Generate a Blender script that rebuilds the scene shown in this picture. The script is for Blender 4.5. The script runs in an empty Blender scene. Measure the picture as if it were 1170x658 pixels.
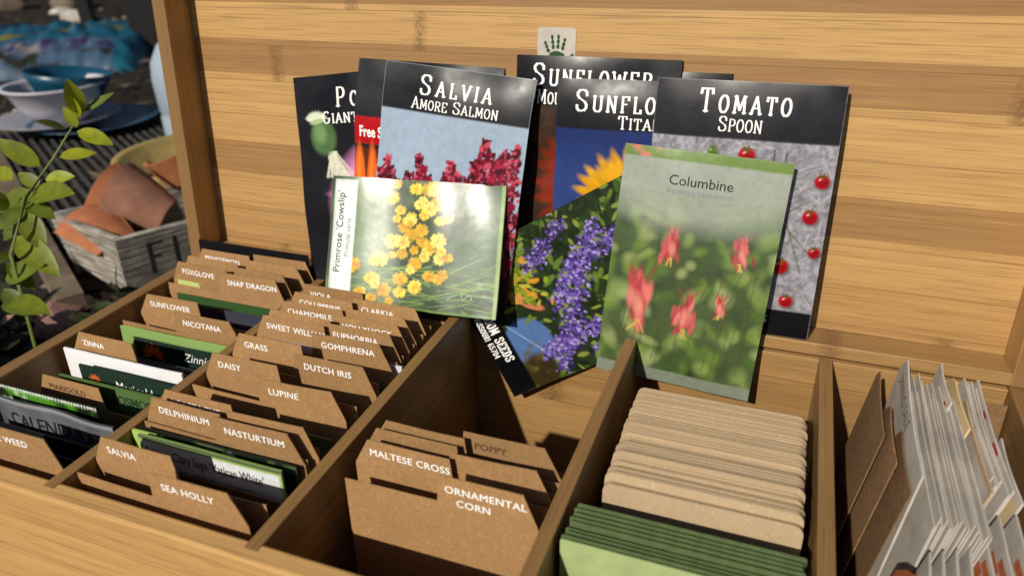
import bpy, bmesh, math, random
import numpy as np
from mathutils import Vector, Matrix

# ------------------------------------------------------------------ basics
CM = 0.01                      # every length below is written in centimetres
rng = random.Random(11)
nr = np.random.default_rng(7)
scene = bpy.context.scene
COL = scene.collection
PI = math.pi
R = math.radians


def srgb(r, g, b, k=1.0):
    out = []
    for v in (r, g, b):
        v = v / 255.0
        out.append((v / 12.92 if v <= 0.04045 else ((v + 0.055) / 1.055) ** 2.4) * k)
    return tuple(out)


def mesh_obj(name, verts, faces, mat, parent=None, smooth=False, cols=None, mats=None, fmat=None):
    """verts in cm; returns one linked mesh object"""
    me = bpy.data.meshes.new(name)
    v = np.asarray(verts, dtype=float) * CM
    me.from_pydata(v.tolist(), [], [tuple(f) for f in faces])
    me.update()
    if mats:
        for m in mats:
            me.materials.append(m)
        if fmat is not None:
            me.polygons.foreach_set('material_index', list(fmat))
    else:
        me.materials.append(mat)
    if smooth:
        me.polygons.foreach_set('use_smooth', [True] * len(me.polygons))
    if cols is not None:
        at = me.color_attributes.new('Col', 'FLOAT_COLOR', 'POINT')
        c = np.ones((len(v), 4))
        c[:, :3] = cols
        at.data.foreach_set('color', c.ravel())
    o = bpy.data.objects.new(name, me)
    COL.objects.link(o)
    if parent is not None:
        o.parent = parent
    return o


def bm_obj(name, bm, mat, parent=None, smooth=False):
    bmesh.ops.recalc_face_normals(bm, faces=bm.faces)
    me = bpy.data.meshes.new(name)
    bm.to_mesh(me)
    bm.free()
    me.materials.append(mat)
    if smooth:
        me.polygons.foreach_set('use_smooth', [True] * len(me.polygons))
    o = bpy.data.objects.new(name, me)
    COL.objects.link(o)
    if parent is not None:
        o.parent = parent
    return o


def tag(o, label, cat, group=None):
    o['label'] = label
    o['category'] = cat
    if group:
        o['group'] = group
    return o


def structure(o):
    o['kind'] = 'structure'
    return o


def empty(name, loc, label=None, cat=None, group=None, basis=None):
    o = bpy.data.objects.new(name, None)
    o.empty_display_size = 0.02
    COL.objects.link(o)
    m = Matrix.Translation(Vector(loc) * CM)
    if basis is not None:
        b = Matrix((basis[0], basis[1], basis[2])).transposed().to_4x4()
        m = m @ b
    o.matrix_world = m
    if label:
        tag(o, label, cat, group)
    return o


def box_bm(bm, x0, x1, y0, y1, z0, z1, bev=0.08):
    r = bmesh.ops.create_cube(bm, size=1.0)
    vs = r['verts']
    for v in vs:
        v.co.x = (x0 + (v.co.x + .5) * (x1 - x0)) * CM
        v.co.y = (y0 + (v.co.y + .5) * (y1 - y0)) * CM
        v.co.z = (z0 + (v.co.z + .5) * (z1 - z0)) * CM
    if bev:
        es = list({e for v in vs for e in v.link_edges})
        bmesh.ops.bevel(bm, geom=es, offset=bev * CM, segments=2, affect='EDGES', profile=0.5)


def box(name, x0, x1, y0, y1, z0, z1, mat, parent=None, bev=0.08):
    bm = bmesh.new()
    box_bm(bm, x0, x1, y0, y1, z0, z1, bev)
    return bm_obj(name, bm, mat, parent)


# ------------------------------------------------------------------ node helpers
class NT:
    def __init__(self, name):
        self.m = bpy.data.materials.new(name)
        self.m.use_nodes = True
        self.t = self.m.node_tree
        self.t.nodes.clear()
        self.out = self.t.nodes.new('ShaderNodeOutputMaterial')
        self.b = self.t.nodes.new('ShaderNodeBsdfPrincipled')
        self.t.links.new(self.b.outputs[0], self.out.inputs[0])

    def n(self, typ, **kw):
        nd = self.t.nodes.new(typ)
        for k, v in kw.items():
            if k.startswith('i_'):
                key = k[2:]
                nd.inputs[int(key) if key.isdigit() else key].default_value = v
            else:
                setattr(nd, k, v)
        return nd

    def l(self, a, b):
        self.t.links.new(a, b)

    def math(self, op, a, b=None, clamp=False):
        nd = self.n('ShaderNodeMath', operation=op, use_clamp=clamp)
        for i, v in enumerate((a, b)):
            if v is None:
                continue
            if isinstance(v, (int, float)):
                nd.inputs[i].default_value = v
            else:
                self.l(v, nd.inputs[i])
        return nd.outputs[0]

    def mix(self, fac, a, b, mode='MIX'):
        nd = self.n('ShaderNodeMix', data_type='RGBA', blend_type=mode)
        for idx, v in ((0, fac), (6, a), (7, b)):
            if isinstance(v, (int, float)):
                nd.inputs[idx].default_value = v
            elif isinstance(v, tuple):
                nd.inputs[idx].default_value = (*v[:3], 1)
            else:
                self.l(v, nd.inputs[idx])
        return nd.outputs[2]

    def ramp(self, fac, stops, interp='LINEAR'):
        nd = self.n('ShaderNodeValToRGB')
        cr = nd.color_ramp
        cr.interpolation = interp
        while len(cr.elements) < len(stops):
            cr.elements.new(1.0)
        for e, (p, c) in zip(cr.elements, stops):
            e.position = p
            e.color = (*c, 1) if isinstance(c, tuple) else (c, c, c, 1)
        self.l(fac, nd.inputs[0])
        return nd.outputs[0]

    def noise(self, vec, scale, detail=3, rough=.6, out=0):
        nd = self.n('ShaderNodeTexNoise')
        nd.inputs['Scale'].default_value = scale
        nd.inputs['Detail'].default_value = detail
        nd.inputs['Roughness'].default_value = rough
        if vec is not None:
            self.l(vec, nd.inputs['Vector'])
        return nd.outputs[out]

    def bump(self, h, strength, dist):
        nd = self.n('ShaderNodeBump')
        nd.inputs['Strength'].default_value = strength
        nd.inputs['Distance'].default_value = dist
        self.l(h, nd.inputs['Height'])
        self.l(nd.outputs[0], self.b.inputs['Normal'])

    def set(self, **kw):
        for k, v in kw.items():
            self.b.inputs[k.replace('_', ' ')].default_value = v


def bamboo(name, grain, strip, tones=None, seed=0.0, off=0.0, k=1.0):
    """laminated bamboo: strips 2.25 cm wide, long grain, mottled nodes across each strip"""
    t = NT(name)
    tc = t.n('ShaderNodeTexCoord')
    sc = t.n('ShaderNodeVectorMath', operation='SCALE')
    sc.inputs['Scale'].default_value = 100.0
    t.l(tc.outputs['Object'], sc.inputs[0])
    sep = t.n('ShaderNodeSeparateXYZ')
    t.l(sc.outputs[0], sep.inputs[0])
    ax = {'x': 0, 'y': 1, 'z': 2}
    g = sep.outputs[ax[grain]]
    s = sep.outputs[ax[strip]]
    third = [q for q in 'xyz' if q not in (grain, strip)][0]
    o = sep.outputs[ax[third]]
    ss = t.math('ADD', s, off)
    q = t.math('DIVIDE', ss, 2.25)
    idx = t.math('FLOOR', q)
    fr = t.math('FRACT', q)
    wn = t.n('ShaderNodeTexWhiteNoise', noise_dimensions='2D')
    cv = t.n('ShaderNodeCombineXYZ')
    t.l(idx, cv.inputs[0])
    cv.inputs[1].default_value = seed + 3.7
    t.l(cv.outputs[0], wn.inputs['Vector'])
    rnd = wn.outputs['Value']
    # tone of the strip
    if tones:
        hi = 27.0
        fac = t.math('DIVIDE', ss, hi)
        tone = t.ramp(fac, [(max(0, p / hi), v) for p, v in tones], 'CONSTANT')
    else:
        tone = t.ramp(rnd, [(0, .35), (.35, .6), (.7, .85), (1, 1.0)])
    # streaks
    def stretched(a, b, scale, detail):
        c = t.n('ShaderNodeCombineXYZ')
        t.l(t.math('MULTIPLY', g, a), c.inputs[0])
        t.l(t.math('MULTIPLY', s, b), c.inputs[1])
        sum_ = t.math('ADD', t.math('MULTIPLY', o, b), t.math('MULTIPLY', idx, 7.3))
        t.l(sum_, c.inputs[2])
        return t.noise(c.outputs[0], scale, detail, .65)
    st1 = stretched(.03, 2.2, 1.0, 3)
    st2 = stretched(.16, 9.5, 1.0, 2)
    st4 = stretched(.30, 13.0, 1.0, 2)
    st3 = stretched(.10, .8, 1.0, 2)
    # bamboo node: a band across the strip
    ph = t.math('MULTIPLY', rnd, 42.0)
    dg = t.math('SUBTRACT', t.math('MODULO', t.math('ADD', t.math('ADD', g, ph), 420.0), 42.0), 21.0)
    wob = t.noise(sc.outputs[0], 1.4, 2, .6)
    dgw = t.math('ADD', dg, t.math('MULTIPLY', t.math('SUBTRACT', wob, .5), .7))
    band = t.math('SUBTRACT', 1.0, t.math('DIVIDE', t.math('ABSOLUTE', dgw), t.math('ADD', .45, t.math('MULTIPLY', rnd, .6))), clamp=True)
    sp = t.noise(sc.outputs[0], 7.5, 3, .7)
    spk = t.ramp(sp, [(.40, 0.0), (.58, 1.0)])
    knot = t.math('MULTIPLY', t.math('POWER', band, .6), t.math('ADD', t.math('MULTIPLY', spk, .75), .22))
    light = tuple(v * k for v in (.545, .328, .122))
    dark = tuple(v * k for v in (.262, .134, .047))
    base = t.mix(tone, dark, light)
    base = t.mix(t.ramp(st3, [(.3, 0.0), (.7, .35)]), base, t.mix(.45, base, dark))
    base = t.mix(t.ramp(st1, [(.34, .42), (.62, 0.0)]), base, t.mix(.55, base, tuple(v * .75 for v in dark)))
    base = t.mix(t.ramp(st2, [(.30, .8), (.44, .16), (.56, 0.0)]), base, t.mix(.65, base, tuple(v * .75 for v in dark)))
    base = t.mix(t.ramp(st4, [(.28, .8), (.40, .1), (.5, 0.0)]), base, t.mix(.7, base, tuple(v * .6 for v in dark)))
    base = t.mix(t.ramp(st2, [(.60, 0.0), (.75, .3)]), base, tuple(v * 1.12 for v in light))
    base = t.mix(t.math('MULTIPLY', knot, .75), base, tuple(v * .42 for v in dark))
    seam = t.ramp(t.math('ABSOLUTE', t.math('SUBTRACT', fr, .5)), [(.484, 0.0), (.5, .8)])
    base = t.mix(seam, base, tuple(v * .6 for v in dark))
    t.l(base, t.b.inputs['Base Color'])
    t.l(t.ramp(st1, [(.3, .5), (.7, .38)]), t.b.inputs['Roughness'])
    t.set(Specular_IOR_Level=.4)
    t.bump(t.math('ADD', st2, t.math('MULTIPLY', st1, .6)), .16, .0004)
    return t.m


def kraft_mat(name, c=(.335, .190, .080), var=.24, m=1.0):
    t = NT(name)
    tc = t.n('ShaderNodeTexCoord')
    oi = t.n('ShaderNodeObjectInfo')
    ad = t.n('ShaderNodeVectorMath', operation='ADD')
    t.l(tc.outputs['Object'], ad.inputs[0])
    t.l(oi.outputs['Random'], ad.inputs[1])
    v = ad.outputs[0]
    fine = t.noise(v, 900, 3, .75)
    mid = t.noise(v, 330, 4, .7)
    big = t.noise(v, 35, 2, .5)
    mp = t.n('ShaderNodeMapping')
    mp.inputs['Scale'].default_value = (1, 1, .22)
    t.l(v, mp.inputs[0])
    fib = t.noise(mp.outputs[0], 900, 2, .6)
    base = t.mix(t.ramp(fine, [(.33, .8 * m), (.5, 0.0)]), c, tuple(x * .45 for x in c))
    base = t.mix(t.ramp(mid, [(.50, 0.0), (.72, .8 * m)]), base, tuple(min(1, x * 1.45) for x in c))
    base = t.mix(t.ramp(fib, [(.62, 0.0), (.72, .45)]), base, tuple(min(1, x * 1.6) for x in c))
    base = t.mix(t.ramp(big, [(.35, .25), (.6, 0.0)]), base, tuple(x * .72 for x in c))
    hs = t.n('ShaderNodeHueSaturation')
    t.l(base, hs.inputs['Color'])
    t.l(t.math('ADD', t.math('MULTIPLY', oi.outputs['Random'], var), 1 - var * .6), hs.inputs['Value'])
    t.l(hs.outputs[0], t.b.inputs['Base Color'])
    t.set(Roughness=.82, Specular_IOR_Level=.25)
    t.bump(mid, .25, .0003)
    return t.m


def plain(name, c, rough=.5, spec=.4, var=.12, scale=300, bump=.0, bscale=200, metallic=0., coat=0.):
    t = NT(name)
    tc = t.n('ShaderNodeTexCoord')
    nz = t.noise(tc.outputs['Object'], scale, 4, .65)
    base = t.mix(t.ramp(nz, [(.3, 1.0), (.65, 0.0)]), c, tuple(x * (1 - var * 2) for x in c))
    t.l(base, t.b.inputs['Base Color'])
    t.set(Roughness=rough, Specular_IOR_Level=spec, Metallic=metallic, Coat_Weight=coat)
    if bump:
        t.bump(t.noise(tc.outputs['Object'], bscale, 3, .6), bump, .001)
    return t.m


def print_mat(name, rough=.34, spec=.5, bump=.25, bscale=45, coat=0.0):
    """printed paper or film: colour from the printed picture, slightly crinkled"""
    t = NT(name)
    a = t.n('ShaderNodeVertexColor', layer_name='Col')
    tc = t.n('ShaderNodeTexCoord')
    gr = t.noise(tc.outputs['Object'], 2600, 2, .6)
    base = t.mix(t.ramp(gr, [(.3, .18), (.6, 0.0)]), a.outputs['Color'], (.0, .0, .0))
    t.l(base, t.b.inputs['Base Color'])
    rg = t.noise(tc.outputs['Object'], 60, 3, .6)
    t.l(t.ramp(rg, [(.3, rough - .05), (.7, rough + .1)]), t.b.inputs['Roughness'])
    t.set(Specular_IOR_Level=spec, Coat_Weight=coat, Coat_Roughness=.2)
    t.bump(t.noise(tc.outputs['Object'], bscale, 3, .55), bump, .002)
    return t.m


M = {}
LID_T = [(0, .45), (1.9, .40), (2.25 + .33, .62), (4.83, .84), (7.08, .24), (9.33, .90), (11.58, .96),
         (13.83, .20), (16.08, 1.0), (18.33, .12), (20.58, .8)]
M['lid'] = bamboo('bamboo_lid_panel', 'x', 'z', LID_T, 1.0, off=1.02)
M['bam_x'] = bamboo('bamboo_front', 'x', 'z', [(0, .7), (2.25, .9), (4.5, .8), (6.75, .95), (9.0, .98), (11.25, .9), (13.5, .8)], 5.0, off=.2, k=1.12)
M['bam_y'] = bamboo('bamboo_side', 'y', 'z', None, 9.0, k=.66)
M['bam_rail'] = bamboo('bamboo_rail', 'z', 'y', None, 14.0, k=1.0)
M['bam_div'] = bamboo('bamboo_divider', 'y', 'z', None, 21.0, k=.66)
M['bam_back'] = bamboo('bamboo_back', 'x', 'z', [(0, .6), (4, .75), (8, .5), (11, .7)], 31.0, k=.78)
M['kraft'] = kraft_mat('kraft_card', m=.65)
M['kraft_dark'] = kraft_mat('kraft_envelope_brown', (.22, .125, .058))
M['tan'] = kraft_mat('tan_paper', (.44, .325, .20), .26, .25)
M['cream'] = kraft_mat('cream_paper', (.60, .47, .26), .1, .3)
M['white_paper'] = plain('white_paper', (.54, .50, .44), .75, .2, .16, 45)
M['ink_white'] = plain('white_print', (.86, .85, .82), .6, .3, .04, 900)
M['ink_black'] = plain('black_ink', (.015, .015, .016), .6, .3)
M['ink_grey'] = plain('grey_ink', (.25, .26, .26), .6, .3)
M['ink_faint'] = plain('faint_print', (.36, .41, .33), .5, .3)
M['ink_green'] = plain('green_ink', (.012, .075, .012), .55, .3, .25, 900)
M['ink_dark_brown'] = plain('dark_brown_ink', (.10, .055, .03), .7, .2)
M['black_film'] = plain('black_packet_film', (.010, .010, .012), .35, .3, .2, 60, .1, 60)
M['grey_film'] = plain('grey_packet_film', (.10, .105, .11), .30, .5, .2, 60, .35, 60)
M['pale_green'] = plain('pale_green_paper', (.37, .46, .20), .75, .25, .10, 90)
M['mid_green'] = plain('mid_green_paper', (.13, .22, .055), .65, .25, .08, 120)
M['dark_green'] = plain('dark_green_paper', (.018, .045, .022), .45, .4, .1, 120)
M['deep_green_envelope'] = plain('green_envelope_edge', (.105, .15, .058), .75, .2, .15, 200)
M['print'] = print_mat('glossy_print', .30, .19, .03, 18)
M['print_gloss'] = print_mat('glossy_film_print', .29, .5, .22, 32, .12)
M['print_matte'] = print_mat('matte_print', .5, .35, .15)

# ------------------------------------------------------------------ lettering
def font_mesh(s, size=1.0, bold=0.02, shear=0.0, spacing=1.0, res=3):
    cu = bpy.data.curves.new('lettering', 'FONT')
    cu.body = s
    cu.size = size
    cu.offset = bold * size
    cu.shear = shear
    cu.space_character = spacing
    cu.resolution_u = res
    ob = bpy.data.objects.new('lettering', cu)
    COL.objects.link(ob)
    dg = bpy.context.evaluated_depsgraph_get()
    ev = ob.evaluated_get(dg)
    me = ev.to_mesh()
    v = np.array([(p.co.x, p.co.y) for p in me.vertices]) if len(me.vertices) else np.zeros((0, 2))
    f = [tuple(p.vertices) for p in me.polygons]
    ev.to_mesh_clear()
    bpy.data.objects.remove(ob)
    bpy.data.curves.remove(cu)
    if len(v):
        v = v - np.array([v[:, 0].min(), 0])
    return v, f


def arc(cx, cy, rx, ry, a0, a1, n=9):
    return [(cx + rx * math.cos(R(a0 + (a1 - a0) * i / n)), cy + ry * math.sin(R(a0 + (a1 - a0) * i / n))) for i in range(n + 1)]


_O = arc(.27, .5, .23, .5, 90, 450, 20)
GLY = {
    'S': (.52, [[(.46, .74), (.45, .88), (.36, .98), (.25, 1), (.13, .97), (.05, .86), (.05, .74), (.12, .62), (.25, .53), (.39, .43), (.46, .3), (.46, .16), (.38, .04), (.25, 0), (.13, .02), (.05, .12), (.04, .26)]], []),
    'A': (.56, [[(.04, 0), (.28, 1), (.52, 0)], [(.12, .34), (.44, .34)]], [(.04, 0), (.52, 0)]),
    'L': (.48, [[(.12, 1), (.12, 0), (.45, 0), (.45, .2)]], [(.12, 1)]),
    'V': (.54, [[(.04, 1), (.27, 0), (.50, 1)]], [(.04, 1), (.5, 1)]),
    'I': (.22, [[(.11, 0), (.11, 1)]], [(.11, 0), (.11, 1)]),
    'M': (.70, [[(.08, 0), (.12, 1), (.35, .2), (.58, 1), (.62, 0)]], [(.08, 0), (.62, 0), (.1, 1), (.6, 1)]),
    'O': (.54, [_O], []),
    'R': (.54, [[(.1, 0), (.1, 1)], [(.1, 1), *arc(.28, .75, .19, .25, 90, -90), (.1, .5)], [(.28, .5), (.48, 0)]], [(.1, 0), (.49, 0)]),
    'E': (.50, [[(.46, .82), (.46, 1), (.1, 1), (.1, 0), (.47, 0), (.47, .2)], [(.1, .53), (.36, .53)]], []),
    'N': (.58, [[(.09, 0), (.09, 1), (.49, 0), (.49, 1)]], [(.09, 0), (.49, 1)]),
    'P': (.50, [[(.1, 0), (.1, 1)], [(.1, 1), *arc(.27, .73, .19, .27, 90, -90), (.1, .46)]], [(.1, 0)]),
    'T': (.54, [[(.03, .8), (.05, 1), (.49, 1), (.51, .8)], [(.27, 1), (.27, 0)]], [(.27, 0)]),
    'U': (.56, [[(.08, 1), (.08, .25), *arc(.28, .25, .2, .25, 180, 360), (.48, 1)]], [(.08, 1), (.48, 1)]),
    'F': (.46, [[(.44, .8), (.44, 1), (.1, 1), (.1, 0)], [(.1, .53), (.34, .53)]], [(.1, 0)]),
    'W': (.76, [[(.04, 1), (.2, 0), (.38, .8), (.56, 0), (.72, 1)]], [(.04, 1), (.72, 1)]),
    'G': (.55, [[*arc(.28, .5, .23, .5, 50, 330, 14), (.48, .42), (.32, .42)]], []),
    'H': (.58, [[(.1, 0), (.1, 1)], [(.48, 0), (.48, 1)], [(.1, .5), (.48, .5)]], [(.1, 0), (.1, 1), (.48, 0), (.48, 1)]),
    'D': (.55, [[(.1, 0), (.1, 1), *arc(.2, .5, .28, .5, 90, -90), (.1, 0)]], []),
    'C': (.52, [arc(.28, .5, .23, .5, 45, 315, 14)], []),
    'Y': (.54, [[(.04, 1), (.27, .5), (.5, 1)], [(.27, .5), (.27, 0)]], [(.04, 1), (.5, 1), (.27, 0)]),
    'B': (.52, [[(.1, 0), (.1, 1), *arc(.26, .76, .18, .24, 90, -90), (.1, .52)], [(.1, .52), *arc(.28, .26, .2, .26, 90, -90), (.1, 0)]], []),
    '6': (.5, [[(.42, .9), (.3, 1), (.16, .95), (.06, .6), *arc(.25, .28, .19, .28, 180, 540, 16)]], []),
    '5': (.5, [[(.43, 1), (.1, 1), (.08, .58), *arc(.24, .3, .2, .3, 100, -160, 12)]], []),
    '7': (.5, [[(.05, 1), (.45, 1), (.18, 0)]], []),
    '0': (.5, [arc(.25, .5, .2, .5, 90, 450, 18)], []),
    '4': (.5, [[(.36, 0), (.36, 1), (.04, .32), (.47, .32)]], []),
    'K': (.54, [[(.1, 0), (.1, 1)], [(.46, 1), (.1, .45)], [(.2, .58), (.5, 0)]], [(.1, 0), (.1, 1)]),
}


def stroke_text(s, h, small=.72, thick=.13, gap=.16, serif=True, wide=1.0):
    """small-caps slab lettering drawn from strokes; returns verts2d, faces, tiny height per vertex"""
    V, F, Zs = [], [], []
    x = 0.0
    z = 0.0
    first = True

    def quad(a, b, w):
        nonlocal z
        dx, dy = b[0] - a[0], b[1] - a[1]
        L = math.hypot(dx, dy) or 1e-6
        ex, ey = dx / L * w * .35, dy / L * w * .35
        nx, ny = -dy / L * w / 2, dx / L * w / 2
        i = len(V)
        V.extend([(a[0] - ex + nx, a[1] - ey + ny), (a[0] - ex - nx, a[1] - ey - ny), (b[0] + ex - nx, b[1] + ey - ny), (b[0] + ex + nx, b[1] + ey + ny)])
        F.append((i, i + 1, i + 2, i + 3))
        Zs.extend([z] * 4)
        z += .00025
    for ch in s:
        if ch == ' ':
            x += h * .42
            first = True
            continue
        k = h if (first or not small) else h * small
        first = False
        w, pl, sr = GLY[ch]
        th = thick * h * (1 if k == h else .88)
        for p in pl:
            for a, b in zip(p[:-1], p[1:]):
                vert = abs(b[1] - a[1]) > abs(b[0] - a[0])
                quad((x + a[0] * k * wide, a[1] * k), (x + b[0] * k * wide, b[1] * k), th if vert else th * .62)
        if serif:
            for (sx, sy) in sr:
                yy = sy * k + (th * .25 if sy < .5 else -th * .25)
                quad((x + (sx - .09) * k * wide, yy), (x + (sx + .09) * k * wide, yy), th * .55)
        x += (w * wide + gap) * k
    return np.array(V), F, np.array(Zs), x


def place_text(v, ox, oy, ang=0.0, sx=1.0, sy=1.0):
    c, s = math.cos(ang), math.sin(ang)
    q = np.empty_like(v)
    q[:, 0] = ox + (v[:, 0] * sx) * c - (v[:, 1] * sy) * s
    q[:, 1] = oy + (v[:, 0] * sx) * s + (v[:, 1] * sy) * c
    return q


# ------------------------------------------------------------------ picture painting (prints only)
def vnoise(h, w, cells, seed):
    r = np.random.default_rng(seed)
    gy, gx = max(2, int(cells * h / w)) + 2, cells + 2
    g = r.random((gy, gx))
    yy = np.linspace(0, gy - 2.001, h)
    xx = np.linspace(0, gx - 2.001, w)
    y0, x0 = yy.astype(int), xx.astype(int)
    fy, fx = (yy - y0)[:, None], (xx - x0)[None, :]
    fy = fy * fy * (3 - 2 * fy)
    fx = fx * fx * (3 - 2 * fx)
    return (g[y0][:, x0] * (1 - fx) + g[y0][:, x0 + 1] * fx) * (1 - fy) + (g[y0 + 1][:, x0] * (1 - fx) + g[y0 + 1][:, x0 + 1] * fx) * fy


def fbm(h, w, cells, seed, octs=4):
    a = np.zeros((h, w))
    s = 0
    for i in range(octs):
        a += vnoise(h, w, cells * 2 ** i, seed + i) * .5 ** i
        s += .5 ** i
    return a / s


class Print:
    """a printed picture; x to the right, y up, in cm"""
    def __init__(self, w, h, bg, res=.062):
        self.w, self.h = w, h
        self.nx, self.ny = max(8, int(w / res)), max(8, int(h / res))
        self.a = np.ones((self.ny + 1, self.nx + 1, 3)) * np.array(bg)
        self.X, self.Y = np.meshgrid(np.linspace(0, w, self.nx + 1), np.linspace(0, h, self.ny + 1))
        self.s = w / self.nx

    def put(self, mask, c):
        m = np.clip(mask, 0, 1)[..., None]
        self.a = self.a * (1 - m) + np.array(c) * m

    def tex(self, amp, cells, seed, y0=-1, y1=99):
        n = fbm(self.ny + 1, self.nx + 1, cells, seed) * 2 - 1
        m = ((self.Y >= y0) & (self.Y <= y1))
        f = np.where(m, np.clip(1 + n * amp * 2, .05, 3), 1)
        self.a = self.a * f[..., None]

    def blot(self, c, cells, lo, hi, seed, y0=-1, y1=99, x0=-1, x1=99):
        n = fbm(self.ny + 1, self.nx + 1, cells, seed, 3)
        m = np.clip((n - lo) / (hi - lo), 0, 1) * ((self.Y >= y0) & (self.Y <= y1) & (self.X >= x0) & (self.X <= x1))
        self.put(m, c)

    def rect(self, x0, y0, x1, y1, c):
        s = self.s
        m = np.minimum.reduce([(self.X - x0) / s + .5, (x1 - self.X) / s + .5, (self.Y - y0) / s + .5, (y1 - self.Y) / s + .5])
        self.put(m, c)

    def ell(self, cx, cy, rx, ry, ang, c, soft=None, al=1.0):
        R_ = max(rx, ry) * 1.5 + .2
        ix0, ix1 = max(0, int((cx - R_) / self.s)), min(self.nx + 1, int((cx + R_) / self.s) + 2)
        sy = self.h / self.ny
        iy0, iy1 = max(0, int((cy - R_) / sy)), min(self.ny + 1, int((cy + R_) / sy) + 2)
        if ix0 >= ix1 or iy0 >= iy1:
            return
        X, Y = self.X[iy0:iy1, ix0:ix1] - cx, self.Y[iy0:iy1, ix0:ix1] - cy
        ca, sa = math.cos(ang), math.sin(ang)
        u, v = (X * ca + Y * sa) / rx, (-X * sa + Y * ca) / ry
        d = np.sqrt(u * u + v * v)
        so = soft if soft is not None else self.s / min(rx, ry) * 1.0
        m = (np.clip((1 - d) / max(so, 1e-3) + .5, 0, 1) * al)[..., None]
        self.a[iy0:iy1, ix0:ix1] = self.a[iy0:iy1, ix0:ix1] * (1 - m) + np.array(c) * m

    def line(self, x0, y0, x1, y1, w, c, al=1.0):
        dx, dy = x1 - x0, y1 - y0
        L2 = dx * dx + dy * dy + 1e-9
        t = np.clip(((self.X - x0) * dx + (self.Y - y0) * dy) / L2, 0, 1)
        d = np.hypot(self.X - x0 - t * dx, self.Y - y0 - t * dy)
        self.put(np.clip((w / 2 - d) / self.s + .5, 0, 1) * al, c)

    def curve(self, pts, w, c, al=1.0):
        for a, b in zip(pts[:-1], pts[1:]):
            self.line(*a, *b, w, c, al)


def jit(c, a, r=rng):
    k = 1 + r.uniform(-a, a)
    return tuple(min(.95, max(0, v * k * (1 + r.uniform(-a, a) * .4))) for v in c)


INK = srgb(18, 18, 24)
W_ = 9.4
H_ = 13.4


def pic_poppy():
    p = Print(9.4, 13.4, srgb(20, 20, 26))
    r = random.Random(3)
    p.ell(6.6, 5.6, 4.2, 3.6, .5, srgb(222, 140, 196), .35)
    for i in range(60):
        a = r.uniform(0, 2 * PI)
        x, y = 6.6 + 3.4 * math.cos(a) * r.random(), 5.6 + 3 * math.sin(a) * r.random()
        p.ell(x, y, r.uniform(.2, .4), r.uniform(1.0, 2.0), math.atan2(y - 5.6, x - 6.6) + PI / 2, jit(srgb(226, 150, 204), .25), .8, .55)
    for i in range(40):
        x0 = 2.6 + r.gauss(0, .14)
        y0 = 8.6
        pts = [(x0, y0)]
        ang = r.gauss(0, .5)
        for k in range(5):
            x0 += .25 * math.sin(ang) + r.gauss(0, .04)
            y0 -= .32
            pts.append((x0 + .1 * k, y0))
        p.curve(pts, .07, srgb(206, 206, 186), .8)
    p.ell(1.95, 9.55, .98, 1.12, .1, srgb(72, 104, 62), .3)
    p.ell(1.7, 9.8, .5, .62, .1, srgb(122, 152, 98), .8, .7)
    for k in range(9):
        a = -1.2 + k * .3
        p.ell(1.5 + .55 * math.sin(a), 10.72 + .17 * math.cos(a * 1.4), .13, .32, -a, srgb(206, 214, 188), .5)
    p.ell(1.55, 10.55, .55, .16, .15, srgb(160, 176, 128), .5)
    return p


def pic_carrot():
    p = Print(9.5, 13.4, srgb(34, 34, 38))
    p.rect(0, 8.3, 9.5, 9.95, srgb(170, 18, 26))
    p.rect(0, 0, 9.5, 8.05, srgb(84, 38, 18))
    r = random.Random(5)
    for i in range(12):
        x = .5 + i * .92
        c = jit(srgb(222, 96, 28), .2, r)
        p.ell(x, 4.4 + r.uniform(-.3, .3), .46, 3.6, r.uniform(-.06, .06), c, .25)
        p.ell(x - .14, 4.6, .12, 3.0, 0, srgb(244, 150, 70), .8, .6)
        for k in range(9):
            p.line(x - .3, 1.6 + k * .7 + r.random() * .4, x + .25, 1.65 + k * .7, .04, srgb(160, 62, 16), .5)
    return p


def pic_salvia():
    p = Print(9.45, 13.4, srgb(150, 168, 188))
    p.tex(.03, 4, 31, 0, 10.7)
    r = random.Random(8)
    spikes = [(.7, 7.8), (1.5, 6.4), (2.9, 8.2), (3.6, 7.0), (5.0, 8.0), (6.0, 7.1), (7.0, 9.6), (7.9, 8.6), (8.9, 9.6), (8.4, 7.2), (2.2, 7.0), (4.3, 6.6), (1.1, 7.1), (3.2, 7.5), (5.5, 7.4), (6.5, 8.3), (7.4, 9.0), (8.3, 9.2), (.3, 6.8), (4.7, 7.3)]
    p.ell(4.7, .6, 6.2, 4.9, 0, srgb(66, 22, 30), .4)
    p.blot(srgb(40, 62, 30), 9, .5, .62, 77, 0, 4.6)
    for sx, top in spikes:
        p.line(sx, 1.0, sx + .2, top, .12, srgb(64, 34, 40))
        y = top
        while y > 2.0:
            sp = .16 + (top - y) * .17
            sp = min(sp, .85)
            for k in range(4):
                x = sx + r.uniform(-sp, sp)
                c = r.choice([srgb(120, 16, 44), srgb(156, 32, 58), srgb(78, 10, 28), srgb(186, 74, 92), srgb(98, 14, 34), srgb(60, 8, 22)])
                p.ell(x, y + r.uniform(-.12, .12), r.uniform(.06, .15), r.uniform(.13, .30), r.uniform(-1.4, 1.4), c, .35)
            y -= .17
    p.rect(0, 10.75, 9.45, 13.4, srgb(24, 24, 30))
    p.rect(0, 10.7, 9.45, 10.76, srgb(90, 90, 96))
    return p


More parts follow.
